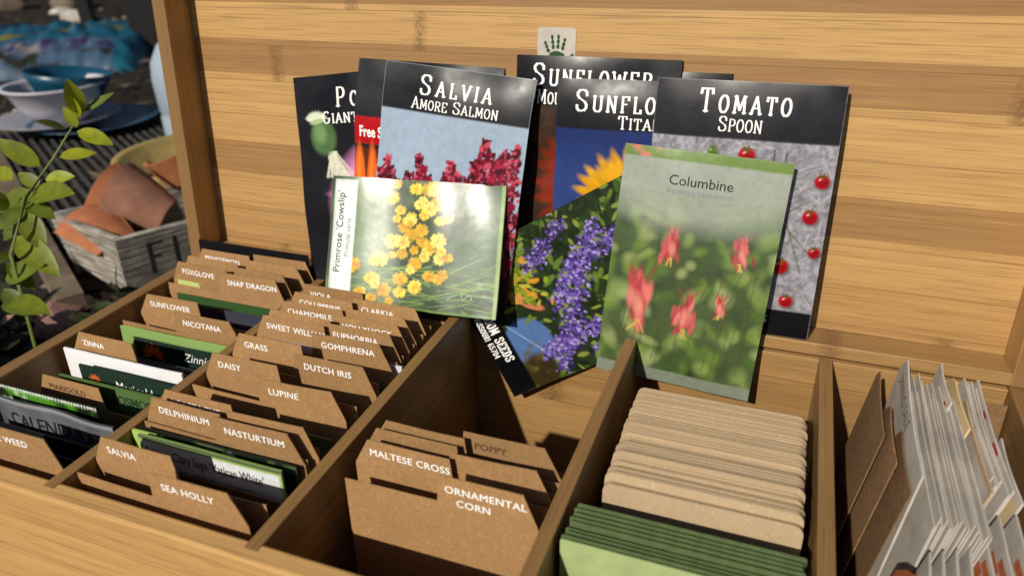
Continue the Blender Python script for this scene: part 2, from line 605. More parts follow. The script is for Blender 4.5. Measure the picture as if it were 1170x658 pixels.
def sunflower(p, cx, cy, rr, r, petal, core):
    for ring in range(3):
        n = 26
        for k in range(n):
            a = 2 * PI * k / n + ring * .12 + r.uniform(-.05, .05)
            L = rr * (1 - ring * .13)
            p.ell(cx + math.cos(a) * L * .68, cy + math.sin(a) * L * .68, L * .36, L * .085, a, jit(petal, .2, r), .5)
    p.ell(cx, cy, rr * .46, rr * .46, 0, core, .2)
    for k in range(220):
        q = math.sqrt(r.random()) * rr * .44
        a = k * 2.39996
        p.ell(cx + q * math.cos(a), cy + q * math.sin(a), .06, .06, 0, jit(tuple(v * 1.9 + .01 for v in core), .5, r), .6)


def pic_sun_dark():
    p = Print(9.25, 13.3, srgb(58, 40, 30))
    p.tex(.35, 14, 12)
    r = random.Random(21)
    sunflower(p, 5.2, 6.2, 3.8, r, srgb(120, 40, 22), srgb(30, 18, 12))
    p.rect(0, 10.6, 9.25, 13.3, srgb(20, 20, 26))
    return p


def pic_sun_titan():
    p = Print(9.3, 13.3, srgb(28, 44, 96))
    g = np.clip((p.Y - 4) / 7, 0, 1)
    p.put(1 - g, srgb(50, 72, 130))
    p.blot(srgb(26, 52, 22), 8, .42, .5, 14, 0, 3.4)
    r = random.Random(22)
    for k in range(26):
        p.ell(r.uniform(0, 9), r.uniform(0, 3.6), .9, .4, r.uniform(0, 3), jit(srgb(44, 80, 32), .4, r), .4)
    sunflower(p, 4.5, 6.4, 3.2, r, srgb(214, 158, 24), srgb(46, 28, 14))
    p.rect(0, 10.62, 9.3, 13.3, srgb(24, 24, 30))
    return p


def pic_tomato():
    p = Print(9.3, 13.3, srgb(140, 138, 146))
    p.tex(.30, 55, 41)
    p.tex(.16, 10, 45)
    r = random.Random(31)
    for k in range(150):
        x, y, a = r.uniform(0, 9.3), r.uniform(1.6, 10.2), r.uniform(0, 3)
        p.line(x, y, x + math.cos(a) * .9, y + math.sin(a) * .9, .03, srgb(214, 210, 214), .5)
    for x, y in ((6.3, 10.0), (6.9, 9.9)):
        p.line(x, y, x + .15, 4, .07, srgb(46, 44, 42))
    for k in range(5):
        p.line(r.uniform(.3, 9), r.uniform(7, 10), r.uniform(.3, 9), r.uniform(3, 7), .06, srgb(74, 92, 50))
    for (x, y, q) in [(4.95, 9.65, .42), (3.2, 9.75, .26), (8.75, 8.6, .36), (8.45, 6.75, .38), (7.35, 4.0, .42), (6.55, 2.6, .4), (7.9, 2.1, .35), (5.2, 6.4, .4), (2.2, 7.4, .4), (1.2, 4.6, .42), (3.6, 4.4, .4), (8.9, 4.9, .3), (6.9, 6.0, .34)]:
        green = q < .3
        c = srgb(96, 128, 52) if green else srgb(168, 12, 22)
        p.ell(x + .08, y - .1, q * 1.1, q * 1.05, 0, srgb(60, 52, 56), .5, .7)
        p.ell(x, y, q, q, 0, c, .18)
        p.ell(x + q * .2, y - q * .35, q * .8, q * .6, .3, srgb(110, 6, 14) if not green else srgb(60, 84, 34), .9, .6)
        for kk in range(5):
            p.ell(x + q * .35 * math.cos(kk * 1.25), y + q * .75 + q * .25 * math.sin(kk * 1.25), q * .32, q * .09, kk * 1.25, srgb(58, 84, 34), .5)
        p.ell(x - q * .3, y + q * .3, q * .2, q * .13, .6, srgb(240, 190, 180), .8, .75)
    p.rect(0, 10.42, 9.3, 13.3, srgb(30, 30, 36))
    p.rect(0, 0, 9.3, 1.55, srgb(16, 16, 20))
    return p


def pic_columbine():
    p = Print(8.6, 13.0, srgb(66, 84, 48))
    r = random.Random(44)
    for k in range(190):
        c = r.choice([srgb(104, 132, 50), srgb(136, 156, 84), srgb(58, 78, 42), srgb(42, 56, 36), srgb(160, 170, 112), srgb(82, 108, 46), srgb(50, 66, 46)])
        p.ell(r.uniform(-.3, 8.9), r.uniform(.2, 10), r.uniform(.25, .8), r.uniform(.2, .55), r.uniform(0, 3), c, .9, .6)
    for k in range(12):
        x = r.uniform(.6, 8.2)
        p.curve([(x, r.uniform(.8, 2)), (x + .2, 3.4), (x + r.uniform(-.2, .6), 5.2), (x + r.uniform(0, 1.2), 7)], .05, srgb(84, 56, 46), .7)

    def flower(x, y, s, a, soft=.5):
        for k in range(26):
            t = r.random()
            c = jit(r.choice([srgb(168, 52, 62), srgb(190, 78, 82), srgb(140, 36, 48), srgb(206, 112, 104)]), .15, r)
            u, v = r.gauss(0, .30) * s * (1.1 - .5 * t), (t - .5) * 1.9 * s
            p.ell(x + u * math.cos(a) - v * math.sin(a), y + u * math.sin(a) + v * math.cos(a), .14 * s, .42 * s, a + r.gauss(0, .16), c, soft, .8)
        p.ell(x, y - s * .2, s * .2, s * .5, a + .1, srgb(222, 148, 128), .9, .6)
        for k in range(3):
            p.line(x + (k - 1) * s * .2, y + s * .8, x + (k - 1) * s * .5, y + s * 1.5, .08, srgb(150, 40, 48), .8)
        for k in range(5):
            p.line(x + r.gauss(0, .1) * s, y - s * .8, x + r.gauss(0, .2) * s, y - s * 1.35, .04, srgb(206, 180, 92), .8)
    flower(1.9, 4.6, 1.35, .1, .9)
    flower(4.5, 4.2, 1.0, -.18)
    flower(6.3, 5.0, .5, .2, .9)
    flower(3.3, 7.9, .8, .05, .9)
    flower(6.9, 8.1, .7, .25, .9)
    p.ell(4.4, 11.2, 5.6, 2.2, 0, srgb(158, 166, 150), .6, .8)
    p.rect(.0, 10.7, 8.6, 13.0, srgb(150, 157, 145))
    p.rect(0, 12.45, 8.6, 13.0, srgb(104, 130, 60))
    p.blot(srgb(206, 118, 104), 7, .55, .66, 91, 12.45, 13)
    p.rect(0, 0, 8.6, .7, srgb(120, 128, 112))
    return p


def pic_purple():
    p = Print(9.4, 13.4, srgb(34, 44, 24))
    p.tex(.3, 10, 61)
    r = random.Random(55)
    for k in range(420):
        c = r.choice([srgb(60, 86, 34), srgb(92, 116, 46), srgb(36, 56, 26), srgb(122, 136, 58), srgb(26, 36, 24)])
        p.ell(r.uniform(0, 9.4), r.uniform(3.6, 13.2), r.uniform(.2, .5), r.uniform(.07, .18), r.uniform(0, 3.1), c, .4)
    # jeans, hand, dark ground by the bottom band
    p.ell(6.5, 2.9, 1.6, 1.5, .3, srgb(78, 108, 158), .12)
    p.ell(8.6, 2.6, 1.3, 1.2, 0, srgb(52, 44, 22), .3)
    p.blot(srgb(96, 86, 34), 8, .52, .66, 62, 1.0, 3.4, 6.6, 9.4)
    p.line(5.0, 2.0, 8.0, 3.9, .06, srgb(160, 178, 200), .8)
    for k in range(4):
        p.ell(3.0 + k * .5, 3.0 + k * .42, .75, .24, .9, jit(srgb(206, 122, 84), .15, r), .3)
    for k in range(90):
        c = r.choice([srgb(132, 146, 44), srgb(176, 168, 60), srgb(196, 140, 44), srgb(96, 116, 40)])
        p.ell(r.gauss(2.6, 1.1), r.gauss(4.3, .8), r.uniform(.2, .5), r.uniform(.07, .15), r.uniform(0, 3.1), c, .4)
    # flower spikes run along the packet
    for (x0, y0, x1, y1, n) in [(8.7, 4.0, 4.0, 8.0, 420), (7.6, 3.2, 7.0, 9.0, 380), (5.2, 5.6, 1.6, 10.2, 380), (8.9, 6.5, 5.2, 12.2, 380), (3.6, 7.5, 2.2, 12.6, 260), (2.4, 5.0, .7, 8.5, 160)]:
        for k in range(n):
            t = r.random()
            wdt = .62 * (1 - .55 * abs(t - .45))
            x = x0 + (x1 - x0) * t + r.gauss(0, wdt * .55)
            y = y0 + (y1 - y0) * t + r.gauss(0, wdt * .55)
            c = r.choice([srgb(98, 76, 156), srgb(128, 104, 184), srgb(68, 48, 120), srgb(164, 146, 208), srgb(84, 62, 140), srgb(46, 32, 84)])
            p.ell(x, y, r.uniform(.06, .13), r.uniform(.05, .10), r.uniform(0, 3), c, .5)
    p.rect(0, 0, 9.4, 1.75, srgb(10, 10, 13))
    return p


def pic_primrose():
    p = Print(11.3, 7.8, srgb(62, 82, 52))
    r = random.Random(66)
    for k in range(120):
        c = r.choice([srgb(64, 84, 52), srgb(42, 58, 44), srgb(32, 44, 38), srgb(92, 112, 76), srgb(112, 128, 100), srgb(54, 70, 58)])
        p.ell(r.uniform(0, 11.5), r.uniform(0, 8.5), r.uniform(.4, 1.3), r.uniform(.3, .8), r.uniform(0, 3), c, 1.0, .5)
    p.ell(2.9, 3.9, 1.5, 4.2, .1, srgb(140, 160, 126), .9, .6)
    p.ell(9.9, 4.6, 1.2, 3.2, -.3, srgb(120, 136, 116), .9, .8)
    for k in range(70):
        x = r.uniform(1.6, 11)
        y = r.uniform(.2, 2.6)
        a = r.gauss(.1, .28)
        L = r.uniform(1.2, 3)
        p.line(x, y, x + L * math.cos(a), y + L * math.sin(a), .05, jit(srgb(136, 168, 84), .4, r), .75)
    def fl(x, y, s):
        ph = r.uniform(0, 1.2)
        sq = r.uniform(.55, 1.0)
        p.ell(x + .1, y - .12, s * .8, s * .7, 0, srgb(40, 56, 30), .9, .6)
        yl = r.choice([srgb(226, 196, 62), srgb(236, 212, 104), srgb(206, 166, 40)])
        for k in range(5):
            a = ph + k * 2 * PI / 5
            for da in (-.26, .26):
                p.ell(x + math.cos(a + da) * s * .52, y + math.sin(a + da) * s * .52 * sq, s * .46, s * .24, a + da, jit(yl, .22, r), .45)
        for k in range(5):
            a = ph + k * 2 * PI / 5
            p.ell(x + math.cos(a) * s * .3, y + math.sin(a) * s * .3, s * .2, s * .1, a, srgb(226, 138, 40), .8, .55)
        p.ell(x, y, s * .14, s * .12, 0, srgb(176, 110, 30), .8, .7)
    for (x, y) in [(5.4, 5.9), (5.0, 5.35), (5.55, 4.9), (6.4, 4.4), (6.75, 4.0), (7.5, 4.7), (6.0, 2.95), (6.7, 2.3), (6.1, 1.55), (7.6, 3.4), (8.1, 3.7), (5.0, 3.5), (5.2, 2.1), (7.9, 2.4), (8.1, 6.3), (7.3, 5.9), (6.0, 6.9), (7.0, 7.2), (4.2, 7.2), (4.6, 6.5), (5.6, 7.8), (6.6, 8.1), (4.4, 8.0), (4.2, 4.4), (3.8, 3.2), (3.2, 1.8), (4.0, 1.2), (2.5, .9), (3.3, .6), (4.9, 1.0), (6.9, 6.6), (5.0, 4.2), (6.2, 5.2), (2.0, 2.8)]:
        fl(x + r.gauss(0, .12), y * .92 + r.gauss(0, .1), r.uniform(.36, .56))
        if r.random() < .8:
            fl(x + r.gauss(0, .45), y * .92 + r.gauss(0, .4), r.uniform(.28, .46))
    p.rect(0, 0, 11.5, .16, srgb(96, 128, 64))
    p.rect(.25, .2, 1.85, 7.6, srgb(226, 230, 226))
    p.rect(.33, .28, .37, 7.5, srgb(150, 160, 150))
    p.rect(.33, 7.45, 1.8, 7.49, srgb(150, 160, 150))
    p.rect(11.05, 0, 11.3, 7.8, srgb(148, 172, 112))
    return p


# ------------------------------------------------------------------ camera (measured from the photograph)
PITCH, YAW, ROLL, FPX = R(27.3166), R(21.2918), R(-1.6428), 843.1
cp, sp_, cy, sy = math.cos(PITCH), math.sin(PITCH), math.cos(YAW), math.sin(YAW)
fwd = Vector((-sy * cp, cy * cp, -sp_))
right = Vector((cy, sy, 0))
up = right.cross(fwd)
cr, srr = math.cos(ROLL), math.sin(ROLL)
r2, u2 = cr * right + srr * up, -srr * right + cr * up
cam_d = bpy.data.cameras.new('camera')
cam = bpy.data.objects.new('camera', cam_d)
COL.objects.link(cam)
cm = Matrix((r2, u2, -fwd)).transposed().to_4x4()
cam.matrix_world = Matrix.Translation((0, 0, .35)) @ cm
cam_d.sensor_width = 36
cam_d.lens = 36 * FPX / 1170
cam_d.clip_start = .01
cam_d.clip_end = 200
cam_d.dof.use_dof = True
cam_d.dof.focus_distance = .40
cam_d.dof.aperture_fstop = 8.5
scene.camera = cam

# ------------------------------------------------------------------ light
SUN_EL, SUN_AZ = R(35.5), R(14)          # azimuth to the left of straight-behind-the-camera (-Y)
sdir = Vector((-math.sin(SUN_AZ) * math.cos(SUN_EL), -math.cos(SUN_AZ) * math.cos(SUN_EL), math.sin(SUN_EL)))
sun_d = bpy.data.lights.new('sun', 'SUN')
sun_d.energy = 5.0
sun_d.angle = R(1.0)
sun_d.color = (1.0, .93, .82)
sun = bpy.data.objects.new('sun', sun_d)
COL.objects.link(sun)
sun.rotation_euler = sdir.to_track_quat('Z', 'Y').to_euler()
sun.location = sdir * 3
w = bpy.data.worlds.new('World')
scene.world = w
w.use_nodes = True
nt = w.node_tree
bg = nt.nodes['Background']
sk = nt.nodes.new('ShaderNodeTexSky')
sk.sky_type = 'NISHITA'
sk.sun_disc = False
sk.sun_elevation = SUN_EL
sk.sun_rotation = PI + SUN_AZ
nt.links.new(sk.outputs[0], bg.inputs[0])
bg.inputs[1].default_value = .05
scene.view_settings.view_transform = 'Standard'
scene.view_settings.look = 'None'
scene.view_settings.exposure = -.12
scene.view_settings.gamma = 1.0

# ------------------------------------------------------------------ the box
X0, X1, Y0, Y1, ZR = -39.3, 13.1, 15.25, 37.1, 13.0
bx = empty('seed_organizer_box', (-13.1, 26.5, 0), 'open bamboo seed box with four dividers and its lid raised', 'box')


def inbox(o):
    o.parent = bx
    o.matrix_parent_inverse = bx.matrix_world.inverted()
    return o


bpy.context.view_layer.update()
inbox(box('front_wall', X0, X1, Y0, 16.2, 0, ZR, M['bam_x'], bev=.14))
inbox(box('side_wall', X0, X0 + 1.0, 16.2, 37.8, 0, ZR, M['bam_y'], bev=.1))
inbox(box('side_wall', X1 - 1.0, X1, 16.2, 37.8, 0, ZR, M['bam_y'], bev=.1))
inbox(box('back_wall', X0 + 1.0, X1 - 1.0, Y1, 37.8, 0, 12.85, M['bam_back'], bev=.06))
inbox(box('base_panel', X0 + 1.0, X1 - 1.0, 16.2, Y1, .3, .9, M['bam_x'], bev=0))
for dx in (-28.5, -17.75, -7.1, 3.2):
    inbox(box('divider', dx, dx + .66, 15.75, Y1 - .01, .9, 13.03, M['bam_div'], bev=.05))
T = R(6.006)
ct, st_ = math.cos(T), math.sin(T)


def lidw(x, u, d):
    return Vector((x, Y1 + u * st_ + d * ct, ZR + u * ct - d * st_))


lid = box('lid', X0 + 1.0, X1 - 1.0, 2.2, 2.9, .8, 22.2, M['lid'], bev=0)
lid.parent = bx
lid.matrix_parent_inverse = bx.matrix_world.inverted()
lid.matrix_world = Matrix.Translation(Vector((0, Y1, ZR)) * CM) @ Matrix.Rotation(-T, 4, 'X')
bpy.context.view_layer.update()
for nm, a in (('side_rail', (X0, X0 + 1.0, 0, 2.9, .08, 23, M['bam_rail'])), ('side_rail', (X1 - 1.0, X1, 0, 2.9, .08, 23, M['bam_rail'])),
              ('hinge_rail', (X0 + 1.0, X1 - 1.0, 0, 2.9, .08, .79, M['bam_back'])), ('top_rail', (X0 + 1.0, X1 - 1.0, 0, 2.9, 22.2, 23, M['bam_back']))):
    o = box(nm, *a, bev=.06)
    o.parent = lid

# ------------------------------------------------------------------ sticker with a green hand print, on the lid
def rounded(w_, h_, r_, n=5):
    pts = []
    for cx, cy_, a0 in ((w_ / 2 - r_, r_, -90), (w_ / 2 - r_, h_ - r_, 0), (-w_ / 2 + r_, h_ - r_, 90), (-w_ / 2 + r_, r_, 180)):
        for i in range(n + 1):
            a = R(a0 + 90 * i / n)
            pts.append((cx + r_ * math.cos(a), cy_ + r_ * math.sin(a)))
    return pts


def slab(pts, z0, z1):
    n = len(pts)
    v = [(x, y, z0) for x, y in pts] + [(x, y, z1) for x, y in pts]
    f = [tuple(range(n))[::-1], tuple(range(n, 2 * n))] + [(i, (i + 1) % n, n + (i + 1) % n, n + i) for i in range(n)]
    return v, f


lex, ley, lez = Vector((1, 0, 0)), lidw(0, 1, 0) - lidw(0, 0, 0), lidw(0, 0, -1) - lidw(0, 0, 0)
stk = empty('hand_print_sticker', lidw(-12.85, 13.55, 2.19), 'small white rounded sticker with a dark green hand print on the lid', 'sticker', basis=(lex, ley, lez))
mesh_obj('sticker_paper', *slab(rounded(2.22, 2.75, .22), 0, .02), M['white_paper'], stk)
hv, hf = [], []


def blob(cx, cy_, rx, ry, ang, z, n=14, wob=.12, seed=0):
    rr = random.Random(seed)
    i0 = len(hv)
    for k in range(n):
        a = 2 * PI * k / n
        q = 1 + rr.uniform(-wob, wob)
        x, y = rx * q * math.cos(a), ry * q * math.sin(a)
        hv.append((cx + x * math.cos(ang) - y * math.sin(ang), cy_ + x * math.sin(ang) + y * math.cos(ang), z))
    hf.append(tuple(range(i0, i0 + n)))


blob(.02, 1.1, .5, .42, .05, .024, 18, .1, 1)
for i, (fx, fy, fl, fa) in enumerate(((-.56, 1.72, .36, .42), (-.22, 1.98, .42, .14), (.10, 2.0, .42, -.04), (.42, 1.88, .36, -.25), (.78, 1.2, .3, -.9))):
    for k in range(3):
        s_ = (k - 1) * fl * .62
        blob(fx - math.sin(fa) * s_, fy + math.cos(fa) * s_, .10 - .01 * k, fl * .33, fa, .0245 + i * .0004, 12, .16, 10 + i * 3 + k)
mesh_obj('hand_print', hv, hf, M['ink_green'], stk)

# ------------------------------------------------------------------ packets in the lid
PACKS = 'seed packets leaning in the lid'


def packet(label, pr, texts, base, ex, ey, mat, film, bulge=.18, bend=0.0, seed=0, group=PACKS, crumple=.055, cat='seed packet', thick=.14, ripple=None):
    """texts: list of (verts2d, faces, zs or None, material, part name) in print coordinates"""
    ex = (ex - ey * ex.dot(ey) / ey.length_squared).normalized()
    ey = ey.normalized()
    ez = ex.cross(ey)
    root = empty('seed_packet', base, label, cat, group, basis=(ex, ey, ez))
    w_, h_ = pr.w, pr.h
    rr = random.Random(seed)
    curl = rr.uniform(.05, .16) * rr.choice((-1, 1)) if thick > .12 else 0.0
    waves = [(rr.uniform(0, 2 * PI), rr.uniform(.5, 1.6), rr.uniform(0, 6), rr.uniform(.3, 1)) for _ in range(6)]

    def surf(x, y):
        q = bulge * (1 - (2 * x / w_ - 1) ** 2) * (1 - (2 * y / h_ - 1) ** 4)
        for a, k, ph, am in waves:
            q = q + crumple * am * np.sin((x * math.cos(a) + y * math.sin(a)) * k + ph)
        if ripple:
            q = q + ripple[0] * np.cos(2 * PI * (x - ripple[1] + .12 * (y - h_ / 2)) / ripple[2])
        t_ = np.clip((y - (h_ - 3.2)) / 3.2, 0, 1)
        c_ = np.abs(2 * x / w_ - 1) ** 5 * np.abs(2 * y / h_ - 1) ** 5
        return q - bend * t_ * t_ + curl * c_ * np.where(x > w_ / 2, 1.0, -.6)
    if pr.s < .09:
        gg = fbm(pr.ny + 1, pr.nx + 1, 34, seed + 900, 2) * 2 - 1
        pr.a = np.clip(pr.a * (1 + .09 * gg[..., None]), 0, .95)
    X, Y = pr.X, pr.Y
    Z = surf(X, Y)
    v = np.stack([X - w_ / 2, Y, Z], -1).reshape(-1, 3)
    ny, nx = X.shape
    idx = np.arange(ny * nx).reshape(ny, nx)
    f = np.stack([idx[:-1, :-1], idx[:-1, 1:], idx[1:, 1:], idx[1:, :-1]], -1).reshape(-1, 4)
    mesh_obj('printed_front', v, f.tolist(), mat, root, smooth=True, cols=pr.a.reshape(-1, 3))
    # the envelope itself, behind the print
    gx, gy = np.meshgrid(np.linspace(0, w_, 13), np.linspace(0, h_, 19))
    zf = surf(gx, gy) - .025
    n1 = gx.size
    fv = np.stack([gx - w_ / 2, gy, zf], -1).reshape(-1, 3)
    bv = np.stack([gx - w_ / 2, gy, zf - thick], -1).reshape(-1, 3)
    i2 = np.arange(n1).reshape(gx.shape)
    fs = []
    for r_ in range(18):
        for c in range(12):
            a, b, c2, d = i2[r_, c], i2[r_, c + 1], i2[r_ + 1, c + 1], i2[r_ + 1, c]
            fs.append((a, b, c2, d))
            fs.append((d + n1, c2 + n1, b + n1, a + n1))
    rim = list(i2[0, :]) + list(i2[1:, -1]) + list(i2[-1, -2::-1]) + list(i2[-2:0:-1, 0])
    for a, b in zip(rim, rim[1:] + rim[:1]):
        fs.append((a, a + n1, b + n1, b))
    mesh_obj('envelope', np.vstack([fv, bv]), [tuple(int(q) for q in t_) for t_ in fs], film, root)
    for (tv, tf, tz, tm, pn) in texts:
        z = surf(tv[:, 0], tv[:, 1]) + .018
        if tz is not None:
            z = z + tz
        mesh_obj(pn, np.stack([tv[:, 0] - w_ / 2, tv[:, 1], z], -1), tf, tm, root)
    return root


def lid_packet(label, pr, texts, TL, rot, db, dt, **kw):
    h_, w_ = pr.h, pr.w
    r_ = R(rot)
    e2x, e2y = (math.cos(r_), math.sin(r_)), (-math.sin(r_), math.cos(r_))
    k = (dt - db) / h_
    bxp = TL[0] - h_ * e2y[0] + w_ / 2 * e2x[0]
    byp = TL[1] - h_ * e2y[1] + w_ / 2 * e2x[1]
    o = lidw(0, 0, 0)
    ex = lidw(e2x[0], e2x[1], kw.pop('yaw', 0.0)) - o
    ey = lidw(e2y[0], e2y[1], k) - o
    return packet(label, pr, texts, lidw(bxp, byp, db), ex, ey, kw.pop('mat', M['print']), kw.pop('film', M['black_film']), **kw)


def title(s, y, h, w_, xc=None, x0=None, small=.74, thick=.118, gap=.16, wide=1.0, W=None):
    v, f, z, L = stroke_text(s, h, small, thick, gap, True, wide)
    L -= gap * h * .75
    if W:
        v = v * np.array([W / L, 1.0])
        L = W
    ox = x0 if x0 is not None else (xc if xc is not None else w_ / 2) - L / 2
    return (place_text(v, ox, y), f, z, M['ink_white'], 'title_lettering')


def sans(s, x, y, size, mat, ang=0.0, bold=.015, xc=False, sx=1.0, name='lettering', shear=0.0):
    v, f = font_mesh(s, size, bold, shear)
    if xc:
        v = v - np.array([v[:, 0].max() / 2, 0])
    return (place_text(v, x, y, R(ang), sx), f, None, mat, name)


lid_packet('black packet printed PO and GIANT with green seed pod and pink poppy', pic_poppy(),
           [title('POPPY', 11.4, 1.15, 9.4, x0=3.2, W=4.1, gap=.30), title('GIANT', 10.4, .72, 9.4, x0=2.05, W=2.7, small=.8, gap=.14, wide=1.05)], (-30.45, 13.0), 7.0, -.3, 1.9, bulge=.08, seed=1)
lid_packet('packet with red band reading Free S above orange carrots', pic_carrot(),
           [sans('Free Seeds', .38, 8.74, .92, M['ink_white'], sx=.74, bold=.025)], (-25.4, 14.42), -1.2, -.3, 1.55, bend=.45, seed=2, film=M['grey_film'])
lid_packet('black packet titled SALVIA AMORE SALMON with crimson flower spikes', pic_salvia(),
           [title('SALVIA', 11.75, 1.1, 9.45, xc=4.75, gap=.28, W=4.5), title('AMORE SALMON', 10.92, .64, 9.45, xc=4.8, W=5.5, small=.82, gap=.13, wide=1.12)], (-22.95, 14.42), -4.3, -.95, .72, bend=.25, seed=3)
lid_packet('rearmost black packet titled SUNFLOWER and MO below the white sticker', pic_sun_dark(),
           [title('SUNFLOWER', 11.72, 1.15, 9.25, x0=1.05, gap=.24, W=6.7), title('MOULIN', 10.72, .74, 9.25, x0=1.35, small=.82, gap=.13, wide=1.05)], (-15.05, 14.83), .2, 1.25, 1.72, bend=.2, seed=4)
lid_packet('black packet edge showing only its top corner behind the TOMATO packet', Print(9.2, 13.3, srgb(26, 26, 30), .5), [], (-12.35, 14.27), 0.0, 1.6, 2.0, seed=5, bend=.2)
lid_packet('black packet titled SUNFLOWER TITAN with deep blue sky picture', pic_sun_titan(),
           [title('SUNFLOWER', 11.6, 1.12, 9.3, x0=1.15, gap=.24, W=6.8), title('TITAN', 10.72, .68, 9.3, x0=3.6, W=2.35, small=.84, gap=.13, wide=1.1)], (-12.5, 13.7), .9, .75, 1.35, bend=.32, seed=6)
lid_packet('black packet titled TOMATO SPOON with red cherry tomatoes on grey stone', pic_tomato(),
           [title('TOMATO', 11.72, 1.14, 9.3, xc=4.55, gap=.27, W=4.5), title('SPOON', 10.8, .72, 9.3, xc=4.45, W=2.15, small=.84, gap=.13, wide=1.12), sans('HEIRLOOM SEEDS', 4.65, .75, .62, M['ink_white'], xc=True)],
           (-6.87, 14.05), 0.1, .15, .95, bend=.22, seed=7)
lid_packet('purple flower packet turned sideways with black HEIRLOOM SEEDS MISSOURI 65704 band', pic_purple(),
           [(place_text(*[stroke_text('HEIRLOOM SEEDS', .62, 0, .16, .14, False, .78)[0]], 2.55, .82), *stroke_text('HEIRLOOM SEEDS', .62, 0, .16, .14, False, .78)[1:3], M['ink_white'], 'lettering'),
            (place_text(*[stroke_text('MISSOURI 65704', .40, 0, .16, .14, False, .8)[0]], 3.75, .22), *stroke_text('MISSOURI 65704', .40, 0, .16, .14, False, .8)[1:3], M['ink_white'], 'lettering')],
           (-7.9 + .2, 9.2), -58.0, -.45, .2, bulge=.06, seed=8, crumple=.015)
lid_packet('pale packet with red columbine flowers on bright green, front of the TOMATO packet', pic_columbine(),
           [sans('Columbine', 2.6, 11.2, .75, M['ink_black'], bold=.0), sans('Aquilegia canadensis', 2.5, 10.75, .42, M['ink_grey'], bold=.0)], (-8.1, 10.75), -2.6, -1.45, -.1, mat=M['print_gloss'], film=M['pale_green'], seed=9, bulge=.2)
lid_packet('glossy packet lying sideways reading Primrose Cowslip with yellow flowers', pic_primrose(),
           [sans("Primrose 'Cowslip'", .98, 1.9, .72, M['ink_black'], ang=90, bold=.0, sx=.92), sans('Primula veris', 1.55, 2.9, .48, M['ink_grey'], ang=90, bold=-.002, sx=.95),
            sans('S', 9.75, .95, 1.0, M['ink_faint'], ang=90, bold=-.012), sans('EEDS  OF  SE', 9.75, 1.75, .6, M['ink_faint'], ang=90, bold=-.012)],
           (-26.15, 7.75), 2.6, -3.1, -.35, mat=M['print_gloss'], film=M['pale_green'], bulge=.10, seed=12, crumple=.02, yaw=.07, ripple=(.11, 2.0, 5.6))

# ------------------------------------------------------------------ index cards
CARDS = 'kraft index cards standing in the seed box'


def lean(y):
    return .015 + .085 * (y - 16.5) / 20.0


def card_mesh(root, side, H, w_=9.4, mat=None, tabs=True, bow=.0, th=.055, tabh=1.4, seed=0):
    rr = random.Random(seed)
    hb = H - tabh
    if side == 'L':
        prof = [(0, hb), (.75 + rr.uniform(-.1, .1), H), (4.8, H), (4.95, hb), (w_, hb)]
    elif side == 'R':
        prof = [(0, hb), (4.45, hb), (4.6, H), (w_ - .68 + rr.uniform(-.1, .1), H), (w_, hb - .15)]
    else:
        prof = [(0, H), (w_, H)]
    xs = set(p[0] for p in prof)
    for i in range(1, 12):
        xs.add(w_ * i / 12)
    xs = sorted(xs)
    px_, pz = [p[0] for p in prof], [p[1] for p in prof]

    def f(x, z):
        return -bow * math.sin(PI * x / w_) * (z / H) + .05 * bow * math.sin(x * 2.1 + seed)
    V, F = [], []
    zs = lambda x: [0, hb * .5, hb - .2, float(np.interp(x, px_, pz))]
    for sgn in (0, 1):
        for x in xs:
            for z in zs(x):
                V.append((x - w_ / 2, f(x, z) + (th if sgn else 0), z))
    n, m = len(xs), 4
    off = n * m
    for i in range(n - 1):
        for j in range(m - 1):
            a, b, c, d = i * m + j, (i + 1) * m + j, (i + 1) * m + j + 1, i * m + j + 1
            F.append((a, b, c, d))
            F.append((d + off, c + off, b + off, a + off))
        a, b = i * m + m - 1, (i + 1) * m + m - 1
        F.append((a, b, b + off, a + off))
        a, b = i * m, (i + 1) * m
        F.append((a + off, b + off, b, a))
    for j in range(m - 1):
        F.append((j + 1, j + 1 + off, j + off, j))
        a = (n - 1) * m + j
        F.append((a, a + off, a + 1 + off, a + 1))
    mesh_obj('card', V, F, mat or M['kraft'], root)
    return f


def index_card(col, side, y, text, label, ztop=14.4, tmat='ink_white', dx=0.0, w_=9.4, size=.50, tx=None, mat=None, rotz=None, text2=None, lw=3.45, seed=None):
    """y is where the tab's top edge stands; the card leans back with its neighbours"""
    xc = {1: -33.35, 2: -23.05, 3: -12.0}[col] + dx
    zb = .92
    H = ztop - zb
    k = lean(y)
    yb = y - k * H
    sd = seed if seed is not None else int(y * 100 + col)
    rr = random.Random(sd)
    rz = rotz if rotz is not None else rr.uniform(-.012, .012)
    ey = Vector((0, k, 1)).normalized()
    ex = Vector((math.cos(rz), math.sin(rz), 0))
    ex = (ex - ey * ex.dot(ey)).normalized()
    root = empty('index_card', (xc, yb, zb), label, 'index card', CARDS, basis=(ex, ey.cross(ex), ey))
    f = card_mesh(root, side, H, w_, mat, bow=rr.uniform(-.05, .17), seed=sd)
    if text:
        rows = [(text, H - .80)] + ([(text2, H - 1.42)] if text2 else [])
        for s, yy in rows:
            v, fc = font_mesh(s, size, .0, 0, 1.07)
            wd = v[:, 0].max()
            sx = min(1.0, lw / wd)
            ox = tx if tx is not None else ({'L': .98, 'R': 5.15}[side])
            if text2 and s == text2:
                ox += .5
            q = place_text(v, ox, yy, 0, sx)
            P, FF = [], []
            for c3, (bx3, bz3) in enumerate(((-.012, 0), (.012, .005), (0, -.005))):
                o3 = len(P)
                P += [(x + bx3 - w_ / 2, f(x, z) - .008 - .0006 * c3, z + bz3) for x, z in q]
                FF += [tuple(i3 + o3 for i3 in t3) for t3 in fc]
            mesh_obj('label_lettering', P, FF, M[tmat], root)
    return root


